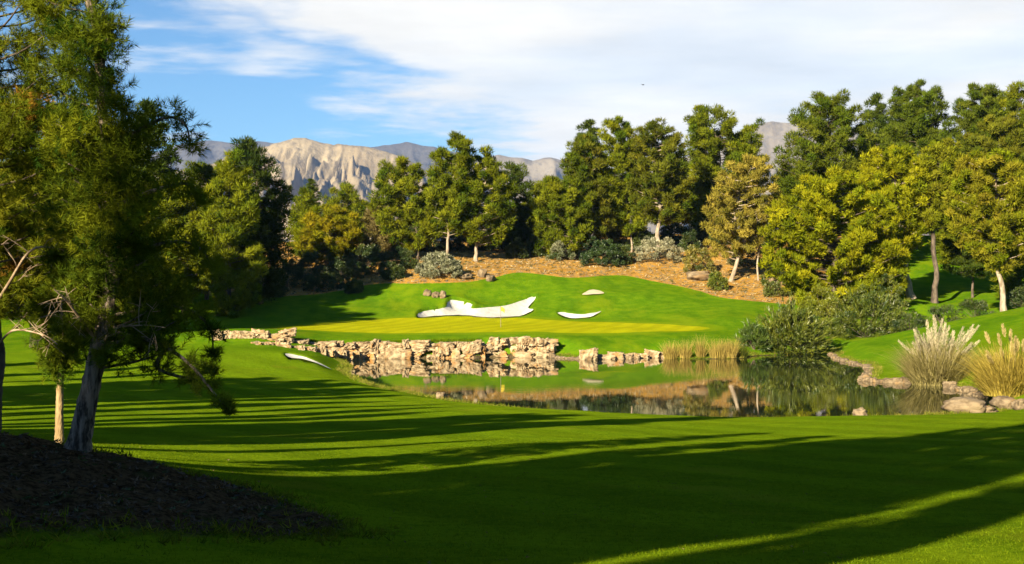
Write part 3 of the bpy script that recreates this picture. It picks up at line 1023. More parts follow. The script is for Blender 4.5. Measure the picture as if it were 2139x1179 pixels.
T['t5c'] = pine('small_tree', 'bright yellow green small tree at the left of the mulch slope', 200, 690, [(432, 665, 715), (455, 632, 742), (490, 620, 755), (525, 628, 745), (537, 640, 720)], n_br=39, cl_r=0.75, n_per=137, seed=7, bark='bark_dark', cols=(G_YEL, (0.260, 0.208, 0.010)), mixp=0.6)
T['t5d'] = pine('small_tree', 'thin olive tree with pinkish bare twigs beside the yellow tree', 203, 790, [(432, 775, 805), (460, 758, 822), (500, 752, 826), (535, 765, 815)], n_br=33, cl_r=0.7, n_per=100, seed=8, cols=((0.143, 0.111, 0.046), (0.195, 0.169, 0.046)))
T['t6'] = pine('pine_tree', 'broad dark pine with a domed top, third trunk from the round bush leftwards', 200, 872, [(333, 825, 860), (352, 798, 880), (400, 772, 896), (450, 765, 902), (490, 790, 905), (515, 830, 890)], trunk=[(873, 500)], n_br=54, cl_r=0.95, seed=9, group=BACK, bark='bark_dark')
T['t7'] = pine('pine_tree', 'tallest pine of the middle group, bare trunk rising behind the round grey bush', 197, 934, [(283, 945, 972), (305, 935, 990), (325, 905, 992), (360, 892, 985), (410, 884, 990), (450, 890, 985), (488, 895, 970)], trunk=[(935, 500), (937, 440), (950, 360)], tw=0.5, n_br=59, cl_r=0.85, seed=10, group=BACK)
T['t8'] = pine('pine_tree', 'pine with a white trunk just right of the tallest middle pine', 198, 994, [(318, 1010, 1025), (345, 985, 1045), (390, 968, 1075), (440, 966, 1085), (480, 972, 1070), (505, 985, 1040)], trunk=[(996, 500), (1000, 440)], tw=0.6, n_br=54, cl_r=0.85, seed=11, group=BACK)
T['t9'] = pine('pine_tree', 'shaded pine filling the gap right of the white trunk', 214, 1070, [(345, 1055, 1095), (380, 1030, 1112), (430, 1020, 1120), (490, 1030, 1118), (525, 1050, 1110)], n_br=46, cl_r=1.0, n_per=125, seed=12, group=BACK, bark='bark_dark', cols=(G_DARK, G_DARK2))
T['t10'] = pine('pine_tree', 'bushy pine left of the dark clipped hedge, branches low to the slope', 203, 1200, [(372, 1140, 1190), (400, 1112, 1222), (440, 1104, 1236), (480, 1112, 1240), (515, 1125, 1215), (535, 1140, 1190)], trunk=[(1196, 500)], n_br=59, cl_r=0.85, seed=13, group=BACK)
T['t10b'] = pine('pine_tree', 'tall olive pine above the dark clipped hedge', 206, 1242, [(283, 1205, 1230), (305, 1185, 1250), (350, 1168, 1275), (400, 1175, 1285), (450, 1190, 1285), (490, 1205, 1275)], trunk=[(1242, 490), (1235, 400)], n_br=57, cl_r=0.9, seed=14, group=BACK, cols=(G_PINE, (0.137, 0.130, 0.013)))
T['t11'] = pine('pine_tree', 'tall narrow pine behind the grey leaved shrub, left of the pale trunk', 208, 1320, [(248, 1275, 1300), (275, 1250, 1325), (330, 1240, 1340), (400, 1252, 1345), (450, 1270, 1345), (485, 1290, 1345)], trunk=[(1318, 490), (1305, 400)], n_br=57, cl_r=0.9, seed=15, group=BACK)
T['t12'] = pine('pine_tree', 'yellowish pine with a pale bare trunk rising above the grey leaved shrub', 206, 1376, [(253, 1345, 1385), (280, 1318, 1420), (330, 1302, 1440), (390, 1304, 1440), (430, 1322, 1428), (462, 1345, 1410)], trunk=[(1374, 480), (1378, 440), (1370, 350)], tw=0.75, n_br=65, cl_r=0.9, seed=16, group=BACK, cols=((0.072, 0.098, 0.010), (0.150, 0.146, 0.013)))
T['t13'] = pine('pine_tree', 'tall pine with an open ragged top, behind the crooked trunk tree', 222, 1490, [(220, 1458, 1482), (245, 1440, 1530), (262, 1428, 1590), (300, 1428, 1598), (340, 1440, 1600), (390, 1445, 1560), (430, 1450, 1540), (480, 1440, 1520)], n_br=76, cl_r=1.12, seed=17, group=BACK, bark='bark_dark')
T['t14'] = pine('crooked_tree', 'crooked pale trunked tree with thin olive foliage leaning on the mulch slope', 187, 1526, [(325, 1560, 1595), (350, 1515, 1620), (400, 1490, 1632), (450, 1478, 1628), (490, 1478, 1610), (530, 1470, 1560)], trunk=[(1545, 530), (1556, 508), (1540, 480), (1537, 440), (1550, 390)], tw=0.55, n_br=62, cl_r=0.7, n_per=106, seed=18, cols=(G_OLIVE, G_OLIVE2), trunk2=[([(1584, 592), (1582, 550), (1588, 500), (1580, 450)], 0.32)], mixp=0.55)
# --- right mass
T['t15'] = pine('pine_tree', 'dark pine with a spreading flat top at the right, next to the distant peak', 205, 1730, [(198, 1690, 1770), (215, 1668, 1795), (260, 1650, 1815), (310, 1632, 1835), (360, 1622, 1850), (420, 1640, 1850), (480, 1660, 1840)], n_br=97, cl_r=1.12, seed=19, group=RIGHT, bark='bark_dark', cols=(G_PINE, (0.117, 0.130, 0.012)), tw=0.6)
T['t16a'] = pine('pine_tree', 'slender spired pine between the flat topped pine and the highest pine', 222, 1830, [(196, 1824, 1834), (225, 1805, 1850), (280, 1795, 1870), (350, 1790, 1880), (450, 1790, 1880)], n_br=62, cl_r=0.95, n_per=125, seed=20, group=RIGHT, bark='bark_dark', cols=(G_DARK, (0.085, 0.111, 0.013)))
T['t16'] = pine('pine_tree', 'highest pine of the right hand mass, with upright spiky tops', 215, 1915, [(174, 1905, 1925), (190, 1870, 1962), (230, 1855, 1975), (290, 1845, 1985), (360, 1840, 1990), (450, 1850, 1990)], n_br=98, cl_r=0.95, seed=21, group=RIGHT, bark='bark_dark', cols=(G_PINE, (0.101, 0.124, 0.013)))
T['t17'] = pine('pine_tree', 'tall pine at the upper right corner, right of the highest pine', 212, 2060, [(184, 2030, 2075), (205, 2005, 2098), (250, 1990, 2115), (320, 1985, 2125), (400, 1990, 2125)], n_br=91, cl_r=1.01, seed=22, group=RIGHT, bark='bark_dark', cols=(G_PINE, (0.111, 0.127, 0.013)))
T['t17b'] = pine('pine_tree', 'rightmost tall pine, cut by the picture edge', 205, 2150, [(180, 2112, 2128), (215, 2095, 2190), (280, 2085, 2220), (360, 2080, 2230), (440, 2090, 2220)], n_br=84, cl_r=1.01, seed=23, group=RIGHT, bark='bark_dark')
T['t17c'] = pine('pine_tree', 'mid height yellow green pine in front of the tall pines at the right edge', 180, 2085, [(245, 2060, 2120), (275, 2030, 2150), (320, 2015, 2165), (370, 2012, 2170), (430, 2030, 2160)], n_br=57, cl_r=0.8, seed=24, group=RIGHT, bark='bark_dark', cols=((0.078, 0.104, 0.010), (0.163, 0.156, 0.013)))
T['t18'] = pine('tree', 'big rounded yellow green tree sweeping down to the pond shrubs', 160, 1745, [(362, 1715, 1790), (385, 1665, 1840), (430, 1622, 1872), (490, 1600, 1885), (550, 1598, 1890), (600, 1640, 1890), (640, 1680, 1860)], n_br=135, cl_r=0.72, n_per=140, clumps=4, ll=0.54, seed=25, group=RIGHT, cols=(G_YEL, G_YEL2), mixp=0.42, tw=0.6, bark='bark_dark')
T['t19'] = pine('tree', 'puffy crowned yellow green tree on a leaning pale trunk', 164, 1905, [(308, 1850, 1890), (330, 1808, 1935), (370, 1795, 1950), (420, 1800, 1945), (470, 1820, 1935), (520, 1840, 1920)], trunk=[(1890, 560), (1884, 525), (1878, 450)], tw=0.95, n_br=72, cl_r=0.8, n_per=140, ll=0.54, seed=26, group=RIGHT, cols=(G_YEL, G_YEL2), mixp=0.5)
T['t19b'] = pine('tree', 'yellow green umbrella crowned tree on a straight dark trunk', 163, 1952, [(300, 1945, 2000), (330, 1918, 2008), (380, 1905, 2012), (430, 1905, 2010), (470, 1915, 2000)], trunk=[(1953, 560), (1950, 470), (1958, 400)], tw=0.75, n_br=59, cl_r=0.8, n_per=140, ll=0.54, seed=27, group=RIGHT, cols=(G_YEL, (0.182, 0.176, 0.013)), bark='bark_dark')
T['t20'] = pine('tree', 'golden green tree on a pale trunk at the crest of the right lawn', 142, 2097, [(322, 2035, 2100), (350, 2005, 2150), (400, 1988, 2180), (450, 1985, 2190), (500, 2005, 2180), (540, 2045, 2145), (565, 2070, 2115)], trunk=[(2088, 590), (2083, 540), (2088, 450)], tw=0.62, n_br=96, cl_r=0.7, n_per=140, ll=0.54, seed=28, group=RIGHT, cols=(G_YEL, (0.221, 0.189, 0.016)), mixp=0.5)
# --- left foreground
NEAR = (28, 26, 0.13, 0.0105)
T['t1'] = pine('pine_tree', 'big near pine with a leaning fissured trunk at the left', 20.5, 160, [(-640, 160, 210), (-480, 100, 260), (-300, 40, 320), (-120, 30, 300), (-40, 20, 190), (0, 20, 150), (30, 30, 235), (90, 40, 238), (112, 50, 165), (150, 40, 235), (190, 40, 270), (240, 40, 320), (300, 40, 345), (350, 40, 340), (420, 60, 365), (520, 80, 390), (600, 110, 410), (660, 140, 455), (715, 180, 450), (745, 230, 440)],
                trunk=[(178, 860), (205, 730), (232, 600), (228, 420), (215, 250), (200, 50)], tw=0.34, n_br=112, cl_r=0.50, clumps=4, depth=0.85, seed=31, group=LEFT, bark='bark_near', cols=((0.032, 0.070, 0.008), (0.190, 0.215, 0.012)), near=NEAR, dead=(0.26, 0.14, 0.02), deadp=0.02, droop=0.15,
                extra=[[(214, 330, 0, 0), (265, 290, -.1, .28), (310, 262, -.2, .36), (355, 245, -.2, .40), (388, 262, -.2, .34), (398, 300, -.2, .30)],
                       [(212, 150, 0, 0), (222, 95, -.2, .30), (232, 55, -.3, .30), (205, 40, -.3, .28)],
                       [(222, 440, 0, 0), (290, 410, -.3, .30), (350, 390, -.5, .38), (395, 385, -.5, .36), (418, 410, -.5, .26)],
                       [(228, 560, 0, 0), (300, 520, .1, .32), (370, 505, .2, .40), (420, 520, .2, .36), (440, 555, .2, .26)],
                       [(212, 690, 0, 0), (290, 705, -.3, .2), (345, 725, -.5, .33), (395, 760, -.6, .36), (430, 800, -.7, .30), (460, 838, -.8, .2), (478, 852, -.8, .12)],
                       [(345, 725, -.5, .2), (330, 770, -.3, .3), (400, 790, -.2, .28), (440, 770, -.2, .2)],
                       [(225, 640, 0, 0), (330, 640, .5, .35), (400, 650, .5, .4), (440, 690, .4, .3), (445, 740, .4, .2)]])
T['t3'] = pine('pine_tree', 'golden lit pine cut by the left picture edge', 22.5, -18, [(-560, -60, 10), (-400, -130, 60), (-200, -160, 100), (-80, -180, 150), (60, -220, 190), (180, -240, 200), (330, -250, 180), (480, -240, 170), (580, -200, 150), (660, -140, 110)],
                trunk=[(-8, 800), (0, 740), (-10, 600)], tw=0.26, n_br=96, cl_r=0.50, clumps=4, seed=32, group=LEFT, bark='bark_dark', cols=((0.058, 0.098, 0.008), (0.190, 0.185, 0.012)), near=NEAR, dead=(0.26, 0.14, 0.02), deadp=0.07, droop=0.15)
T['t2'] = pine('pine_tree', 'slim young pine with a straight golden trunk behind the leaning trunk', 25, 124, [(560, 100, 170), (620, 70, 210), (690, 60, 220), (740, 80, 190), (775, 105, 150)], trunk=[(124, 850), (127, 770), (132, 680)], tw=0.17, n_br=33, cl_r=0.34, clumps=3, seed=33, group=LEFT, bark='bark_gold', cols=((0.055, 0.100, 0.008), (0.140, 0.170, 0.010)), near=NEAR)

# bare boughs of the near pine
def bare_bough(root, pts, r0, seed):
    r = np.random.default_rng(seed)
    Tb = Tubes()
    w = np.array([px2w(a, b, c) for a, b, c in pts])
    path = resample(w, 14)
    Tb.add(path, np.linspace(r0, 0.008, 14), 6, 0.15, r)
    for k in range(9):
        i = 3 + k
        d = unit(r.normal(size=3) + (path[min(i + 1, 13)] - path[i - 1]) * 3)
        ln = r.uniform(0.25, 0.6)
        e = path[i] + d * ln
        Tb.add(resample([path[i], path[i] + d * ln * .5 + r.normal(size=3) * .03, e], 5), np.linspace(0.009, 0.004, 5), 4)
        for j in range(3):
            s = path[i] + d * ln * r.uniform(.4, .9)
            Tb.add([s, s + unit(r.normal(size=3) + d) * r.uniform(.12, .28)], [0.005, 0.003], 3)
    v, f = Tb.arrays()
    b = np.array(root.location)
    link('bough', make_mesh('bough', v - b, f, MAT['twig'], smooth_=True), root)


bare_bough(T['t1'], [(210, 725, 20.5), (170, 670, 20.1), (140, 630, 19.8), (112, 604, 19.6)], 0.035, 1)
bare_bough(T['t1'], [(206, 740, 20.5), (235, 690, 20.2), (300, 680, 19.9), (345, 685, 19.8)], 0.02, 2)
bare_bough(T['t3'], [(-5, 720, 22.4), (30, 690, 21.8), (90, 700, 21.5), (120, 720, 21.3)], 0.022, 3)
bare_bough(T['t3'], [(-10, 640, 22.3), (20, 590, 21.5), (70, 520, 21), (150, 525, 20.8)], 0.04, 4)
bare_bough(T['t2'], [(130, 740, 25), (132, 690, 24.6), (128, 630, 24.4), (140, 600, 24.2)], 0.02, 5)

# --- the shaded wood behind the front row
WOOD = 'shaded pines of the wood behind the front row'
WSRC = [T['t9'], T['t16a'], T['t5b'], T['t6'], T['t13'], T['t15']]
wood = [(560, 232, 0.5), (650, 238, 0.5), (735, 240, 0.55), (800, 232, 0.55), (880, 240, 0.6), (960, 236, 0.65), (1040, 240, 0.7), (1120, 236, 0.7), (1165, 228, 0.7), (1230, 238, 0.9), (1310, 236, 0.95), (1400, 240, 0.95), (1470, 246, 0.9),
        (1560, 240, 0.7), (1630, 236, 0.75), (1700, 236, 0.9), (1790, 240, 0.95), (1870, 242, 1.0), (1960, 240, 1.0), (2040, 238, 1.05), (2120, 240, 1.1), (1840, 196, 0.7), (2000, 200, 0.75), (2080, 205, 0.75), (1822, 173, 0.75), (2032, 169, 0.72), (2128, 166, 0.75)]
PLACE = ['behind the tall dark pine left of the green', 'above the low dark pine', 'behind the round topped pine under the mountain', 'behind the pink twigged olive tree', 'left of the tallest middle pine', 'between the tallest middle pine and the white trunk',
         'just right of the white trunk', 'left of the low branched bushy pine', 'behind the low branched bushy pine', 'behind the tall olive pine above the clipped hedge', 'behind the tall narrow pine', 'right behind the pale bare trunk', 'behind the open ragged topped pine',
         'right of the crooked tree', 'under the distant right hand peak', 'behind the flat topped dark pine', 'behind the slender spired pine', 'left behind the highest right hand pine', 'right behind the highest right hand pine', 'behind the upper right corner pine', 'behind the rightmost tall pine',
         'low behind the leaning pale trunk', 'low behind the straight dark trunk', 'low behind the pale trunk on the lawn crest',
         'added beside the leaning pale trunk to shade the lawn', 'added right of the straight dark trunk to shade the lawn', 'added right of the pale trunk at the picture edge to shade the lawn']  # last three are pines added to throw shade on the right lawn
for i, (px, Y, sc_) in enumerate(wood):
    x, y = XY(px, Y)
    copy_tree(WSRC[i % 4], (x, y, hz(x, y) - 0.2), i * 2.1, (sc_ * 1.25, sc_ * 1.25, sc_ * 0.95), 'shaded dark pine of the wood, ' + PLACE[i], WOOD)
LWOOD = 'pines glimpsed behind the near left pines'
for i, (px, Y, sc_) in enumerate([(40, 170, 0.9), (130, 182, 1.0), (220, 168, 0.9), (310, 163, 1.05), (380, 160, 1.05), (432, 176, 0.72), (-60, 176, 1.0), (105, 132, 0.9), (70, 126, 0.9), (250, 140, 0.6), (330, 142, 0.6), (180, 138, 0.7)]):
    x, y = XY(px, Y)
    copy_tree(WSRC[(i * 2 + 1) % 6], (x, y, hz(x, y) - 0.2), i * 1.3, (sc_ * 1.2, sc_ * 1.2, sc_), 'far pine glimpsed through the foliage of the near left pines', LWOOD)

# --- trees standing out of the picture to the left; their shadows lie over the fairway
OFF = 'pines beyond the left edge whose shadows cross the fairway'
off_lbl = 'pine standing beyond the left edge of the picture, casting its long shadow on the fairway'
OFFS = [  # across and along the shadow direction, width, height, source
    (-20.0, -18, 0.40, 0.8, 't7'), (-18.2, -24, 0.45, 0.8, 't11'), (-16.4, -20, 0.42, 0.75, 't12'), (-14.8, -22, 0.45, 0.85, 't7'), (-13.2, -16, 0.40, 1.0, 't10b'), None, (-10.0, -17, 0.40, 1.0, 't7'), (-8.5, -22, 0.32, 1.0, 't12'),
    (-15.6, -17, 0.38, 1.15, 't11'), (-17.6, -15, 0.22, 0.95, 't7'), (-13.0, -9, 0.34, 1.3, 't10b'), (-11.0, -6, 0.45, 1.35, 't7'), (-9.0, -8, 0.36, 1.3, 't11'), None, (-17.5, -27, 0.5, 0.8, 't11'),
    (-7.25, -12, 0.23, 1.15, 't7'), (-5.25, -16, 0.20, 1.1, 't11'), (-5.1, -2, 0.17, 0.9, 't7'),
    (-36.0, 2, 0.50, 0.9, 't11'), (-33.6, 7, 0.55, 0.95, 't7'), (-31.2, 3, 0.50, 0.95, 't10b'), (-29.2, 9, 0.45, 0.95, 't11'), (-27.6, 4, 0.30, 1.0, 't7'), (-39.0, 6, 0.22, 0.8, 't12'), (-24.2, -10, 0.14, 0.8, 't11'),
    (-66.0, 27, 0.55, 0.8, 't12'), (-63.0, 31, 0.55, 0.85, 't7'), (-60.0, 28, 0.55, 0.85, 't11'), (-57.2, 32, 0.55, 0.8, 't10b'), (-54.4, 28, 0.50, 0.8, 't7'), (-51.0, 24, 0.25, 0.8, 't11'), (-41.5, 14, 0.24, 0.85, 't7'), (-44.5, 16, 0.16, 0.8, 't11'), (-47.6, 18, 0.28, 0.85, 't10b'),
    (-72.0, 40, 0.22, 0.6, 't7'), (-78.0, 44, 0.3, 0.6, 't7'), (-88.0, 48, 0.35, 0.6, 't10b')]
ca, sa = math.cos(SUN_AZ), math.sin(SUN_AZ)
for i, e_ in enumerate(OFFS):
    if e_ is None:
        continue
    u, v_, w_, h_, k = e_
    x, y = u * ca + v_ * sa, -u * sa + v_ * ca
    copy_tree(T[k], (x, y, hz(x, y) - 0.1), i * 1.9, (w_, w_, h_), off_lbl, OFF)

# --- unseen trees added behind the camera and off right to block low sky light
SKY_BLOCK = 'unseen pines added behind and to the right to block sky light'
for i, (x, y) in enumerate([(32, 2), (38, 16), (40, 32), (47, 46), (52, 62), (58, 80), (26, -14), (16, -30), (34, -34), (2, -48), (-14, -56), (-30, -60), (-46, -58), (-60, -48), (-72, -34), (-80, -16), (-84, 4), (50, -10), (54, 14), (62, 40)]):
    w_ = 0.95 + 0.12 * math.sin(i * 2.7)
    copy_tree(T[['t12', 't10', 't15', 't18', 't6'][i % 5]], (x, y, hz(x, y) - 0.1), i * 2.2, (w_, w_, w_ * 1.05), 'unseen pine added behind or right of the viewpoint to block sky light', SKY_BLOCK)

# ------------------------------------------------------------------ shrubs
def shrub(name, label, Y, px, py_base, wpx, hpx, cols, seed, leaf=(0.24, 0.12), n=60, per=130, cl=0.42, mat='broad', group=None, mixp=0.5, depth=0.8, upb=0.3, spiky=False):
    r = np.random.default_rng(3000 + seed)
    x, y = XY(px, Y)
    zb = hz(x, y) - 0.05
    rx, rz, ry = wpx * Y / F_PX / 2, hpx * Y / F_PX, wpx * Y / F_PX / 2 * depth
    base = np.array([x, y, zb])
    d = unit(r.normal(size=(n, 3)))
    d[:, 2] = np.abs(d[:, 2]) * 1.0
    rr = r.uniform(0.55, 1.0, n) ** 0.7
    lump = 1 + 0.14 * vnoise(d * 2.2 + seed, seed)
    crr = cl * r.uniform(0.7, 1.25, n)
    C = d * (rr * lump)[:, None] * np.array([max(rx - cl * .8, .2), max(ry - cl * .8, .2), max(rz - cl * .9, .2)]) + np.array([0, 0, 0.12])
    V, F, ci = leaf_tris(r, C, crr, per, leaf[0], leaf[1], 0.85, upb, 0.8, 0.4, 0.4)
    cc = clump_cols(r, n, cols[0], cols[1], mixp, 0.2)
    root = thing(name, label, 'shrub', base, group)
    Tb = Tubes()
    for k in range(min(n, 14)):
        Tb.add(resample([np.array([r.normal() * .1, r.normal() * .1, -0.1]), C[k] * 0.5 + np.array([0, 0, -0.1]), C[k]], 5), np.linspace(0.035, 0.01, 5), 5)
    v, f = Tb.arrays()
    link('stems', make_mesh('stems', v, f, MAT['bark_dark'], smooth_=True), root)
    if spiky:
        # arching leafy shoots sticking out of the mass
        ns = spiky
        dd = unit(r.normal(size=(ns, 3)))
        dd[:, 2] = np.abs(dd[:, 2])
        s0 = dd * np.array([rx, ry, rz]) * 0.45
        s1 = dd * np.array([rx, ry, rz]) * r.uniform(0.75, 1.08, (ns, 1)) + np.array([0, 0, 0.1])
        k = 26
        t = r.random((ns, k))
        P = s0[:, None] * (1 - t)[..., None] + s1[:, None] * t[..., None]
        ax = unit(s1 - s0)[:, None] + r.normal(size=(ns, k, 3)) * 0.38 + np.array([0, 0, 0.15])
        ax = unit(ax).reshape(-1, 3)
        P = P.reshape(-1, 3)
        w = unit(np.cross(ax, r.normal(size=ax.shape)))
        L = (leaf[0] * 2.4 * r.uniform(0.6, 1.2, len(P)))[:, None]
        V3 = np.empty((len(P), 3, 3))
        V3[:, 0] = P - w * leaf[1] * .6
        V3[:, 1] = P + w * leaf[1] * .6
        V3[:, 2] = P + ax * L
        c3 = clump_cols(r, ns, cols[0], cols[1], mixp + 0.2, 0.2)
        F = np.concatenate([F, np.arange(len(P) * 3).reshape(-1, 3) + len(V)])
        V = np.concatenate([V, V3.reshape(-1, 3)])
        cv_ = np.concatenate([cc[ci], np.repeat(np.repeat(c3, k, 0), 3, 0)])
    else:
        cv_ = cc[ci]
    link('foliage', make_mesh('foliage', V, F, MAT[mat], cv_), root)
    return root


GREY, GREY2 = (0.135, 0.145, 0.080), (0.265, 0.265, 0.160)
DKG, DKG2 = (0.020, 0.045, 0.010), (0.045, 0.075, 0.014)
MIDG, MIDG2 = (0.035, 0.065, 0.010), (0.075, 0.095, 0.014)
SLOPE = 'shrubs along the mulch slope'
shrub('round_shrub', 'round clipped grey green shrub above the left end of the long bunker', 184, 917, 588, 112, 55, (GREY, GREY2), 1, n=120, group=SLOPE, cl=0.5)
shrub('clipped_shrub', 'dark green clipped shrub on the mulch above the tan sand triangle', 198, 1255, 577, 108, 62, (DKG, DKG2), 2, n=110, group=SLOPE, cl=0.5)
shrub('clipped_shrub', 'dark shrub end merging with the grey leaved shrub', 200, 1300, 562, 60, 44, (DKG, MIDG2), 21, n=50, group=SLOPE, cl=0.5)
shrub('grey_shrub', 'large silvery grey leaved shrub under the pale pine trunk', 201, 1375, 568, 128, 58, (GREY, (0.34, 0.32, 0.20)), 3, n=110, per=80, group=SLOPE, cl=0.55)
shrub('small_shrub', 'small bright yellow green shrub at the foot of the crooked tree', 181, 1498, 610, 52, 44, ((0.07, 0.11, 0.012), (0.15, 0.16, 0.015)), 4, n=40, group=SLOPE, cl=0.42)
shrub('shrub', 'olive shrub beside a boulder left of the crooked trunk', 194, 1462, 568, 80, 62, (MIDG, G_OLIVE2), 5, n=55, group=SLOPE, cl=0.5)
shrub('shrub', 'grey green shrub between the crooked trunk and its thin neighbour', 198, 1560, 580, 90, 70, (MIDG, (0.10, 0.10, 0.045)), 6, n=60, group=SLOPE, cl=0.5)
shrub('shrub', 'soft green shrub at the right end of the mulch slope', 176, 1625, 618, 80, 66, ((0.07, 0.10, 0.015), (0.13, 0.14, 0.02)), 7, n=60, group=SLOPE, cl=0.5)
shrub('shrub', 'dark green shrub behind the boulders, right of the white trunk', 203, 1080, 548, 60, 50, (DKG, MIDG2), 8, n=45, group=SLOPE, cl=0.5)
shrub('shrub', 'mid green shrub left of the low branched bushy pine', 205, 1125, 545, 60, 55, (MIDG, MIDG2), 9, n=45, group=SLOPE, cl=0.5)
shrub('shrub', 'pale leaved shrub under the low branched bushy pine', 201, 1172, 553, 70, 46, (MIDG, GREY2), 10, n=45, group=SLOPE, cl=0.5)
shrub('shrub', 'green shrub behind the silvery shrub, at its right end', 208, 1440, 545, 50, 50, (DKG, MIDG2), 22, n=40, group=SLOPE, cl=0.5)
SH = 'shaded shrubs under the left hand pines'
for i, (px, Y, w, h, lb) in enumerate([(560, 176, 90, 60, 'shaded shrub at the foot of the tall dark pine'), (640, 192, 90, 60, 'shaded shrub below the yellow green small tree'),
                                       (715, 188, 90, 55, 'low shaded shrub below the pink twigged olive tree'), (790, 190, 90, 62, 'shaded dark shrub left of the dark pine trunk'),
                                       (845, 190, 60, 50, 'shaded shrub touching the round grey shrub'), (740, 178, 46, 32, 'small pale shaded shrub at the grass edge, left of the round shrub'), (600, 186, 110, 60, 'wide dark shrub added for shade right of the very dark pine'), (675, 182, 100, 48, 'low dark shrub added for shade at the dark grass edge'),
                                       (765, 196, 100, 62, 'dark shrub added for shade under the round topped pine'), (690, 200, 110, 60, 'dark shrub added for shade directly under the yellow green small tree'), (820, 183, 60, 40, 'small dark shrub added for shade left of the round grey shrub, low on the mulch')]):  # last five are dark shrubs put over mulch that only lies in shade
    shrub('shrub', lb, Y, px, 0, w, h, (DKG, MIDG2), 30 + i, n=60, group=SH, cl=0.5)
UNDER = 'dark undergrowth between the trunks of the wood'
UPL = ['at the foot of the wood left of the dark pine trunk', 'behind the dark pine trunk left of the round grey shrub', 'left of the bare trunk behind the round grey shrub', 'between the bare trunk and the white trunk', 'right of the white trunk', 'behind the dark shrub right of the white trunk',
       'left behind the low branched bushy pine', 'behind the dark clipped shrub', 'left of the pale bare trunk', 'right of the pale bare trunk', 'left behind the crooked trunk', 'right behind the crooked trunk']
us = None
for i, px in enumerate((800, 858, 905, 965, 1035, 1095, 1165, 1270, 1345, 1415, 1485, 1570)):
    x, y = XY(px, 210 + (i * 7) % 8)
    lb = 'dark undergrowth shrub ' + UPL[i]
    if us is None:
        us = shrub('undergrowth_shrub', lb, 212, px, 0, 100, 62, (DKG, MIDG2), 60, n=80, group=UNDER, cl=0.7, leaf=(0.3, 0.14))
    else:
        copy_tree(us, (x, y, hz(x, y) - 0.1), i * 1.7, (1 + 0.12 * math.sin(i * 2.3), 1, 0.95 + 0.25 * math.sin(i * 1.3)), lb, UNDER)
POND = 'shrubs overhanging the pond'
shrub('pond_shrub', 'large spiky leaved shrub overhanging the pond, mirrored in the water', 136.5, 1655, 742, 178, 112, ((0.030, 0.062, 0.008), (0.150, 0.165, 0.014)), 11, leaf=(0.30, 0.09), n=130, per=80, cl=0.5, spiky=240, group=POND)
shrub('pond_shrub', 'green rounded shrub between the reeds and the spiky pond shrub', 134.5, 1575, 745, 80, 62, ((0.04, 0.085, 0.010), (0.085, 0.12, 0.014)), 12, leaf=(0.22, 0.06), n=50, per=80, cl=0.45, spiky=60, group=POND)
shrub('pond_shrub', 'dark shrub with pale leaf tips behind the right lawn tongue', 146, 1810, 715, 185, 112, ((0.025, 0.055, 0.006), (0.120, 0.140, 0.013)), 13, leaf=(0.24, 0.09), n=130, per=85, cl=0.55, spiky=110, group=POND)
shrub('pond_shrub', 'yellowish leafy shrub hanging over the spiky pond shrub', 148, 1720, 690, 130, 110, (G_YEL, (0.15, 0.15, 0.014)), 14, leaf=(0.2, 0.09), n=90, per=90, cl=0.55, group=POND)
shrub('shrub', 'tall olive shrub between the pond shrubs and the big rounded tree', 152, 1850, 665, 110, 120, (MIDG, (0.135, 0.150, 0.014)), 15, leaf=(0.2, 0.09), n=80, per=85, cl=0.5, group=POND)
HEDGE = 'low hedge along the crest of the right lawn'
for i, (px, Y, w, h) in enumerate([(1900, 143.5, 95, 44), (1968, 143.5, 100, 44), (2036, 144, 95, 46), (2142, 144, 95, 52)]):
    shrub('hedge_shrub', ['dark hedge shrub left of the plumed pampas grass tips', 'dark hedge shrub right behind the plumed pampas grass', 'dark hedge shrub left of the pale trunk on the lawn crest', 'dark hedge shrub right of the pale trunk at the picture edge'][i], Y, px, 0, w, h, (DKG, MIDG2), 40 + i, leaf=(0.22, 0.07), n=40, per=80, cl=0.42, group=HEDGE)

# ------------------------------------------------------------------ reeds and pampas
def blades(r, n, spread, hgt, wid, lean, seg=4, curve=0.5):
    a = r.random(n) * 6.283
    rad0 = spread * np.sqrt(r.random(n))
    p0 = np.stack([np.cos(a) * rad0[:] * 1.0, np.sin(a) * rad0 * 0.8, np.zeros(n)], 1)
    out = np.stack([np.cos(a), np.sin(a)], 1) + r.normal(size=(n, 2)) * 0.45
    H = hgt * r.uniform(0.4, 1.15, n)
    le = lean * (0.25 + 0.75 * rad0 / spread) * r.uniform(0.4, 1.3, n)
    V = np.zeros((n, (seg + 1) * 2, 3))
    wd = np.stack([-np.sin(a + r.normal(size=n)), np.cos(a + r.normal(size=n)), np.zeros(n)], 1)
    for s in range(seg + 1):
        t = s / seg
        c = p0.copy()
        c[:, :2] += out * (le * H * (t * (1 - curve) + curve * t * t))[:, None]
        c[:, 2] = H * (t - 0.55 * le * t ** 2.5)
        w = wid * (1 - 0.9 * t)
        V[:, 2 * s] = c - wd * w / 2
        V[:, 2 * s + 1] = c + wd * w / 2
    k = np.arange(n)[:, None] * (seg + 1) * 2
    F = []
    for s in range(seg):
        F.append(np.concatenate([k + 2 * s, k + 2 * s + 1, k + 2 * s + 3, k + 2 * s + 2], 1))
    return V, np.concatenate(F), p0, out, H, le


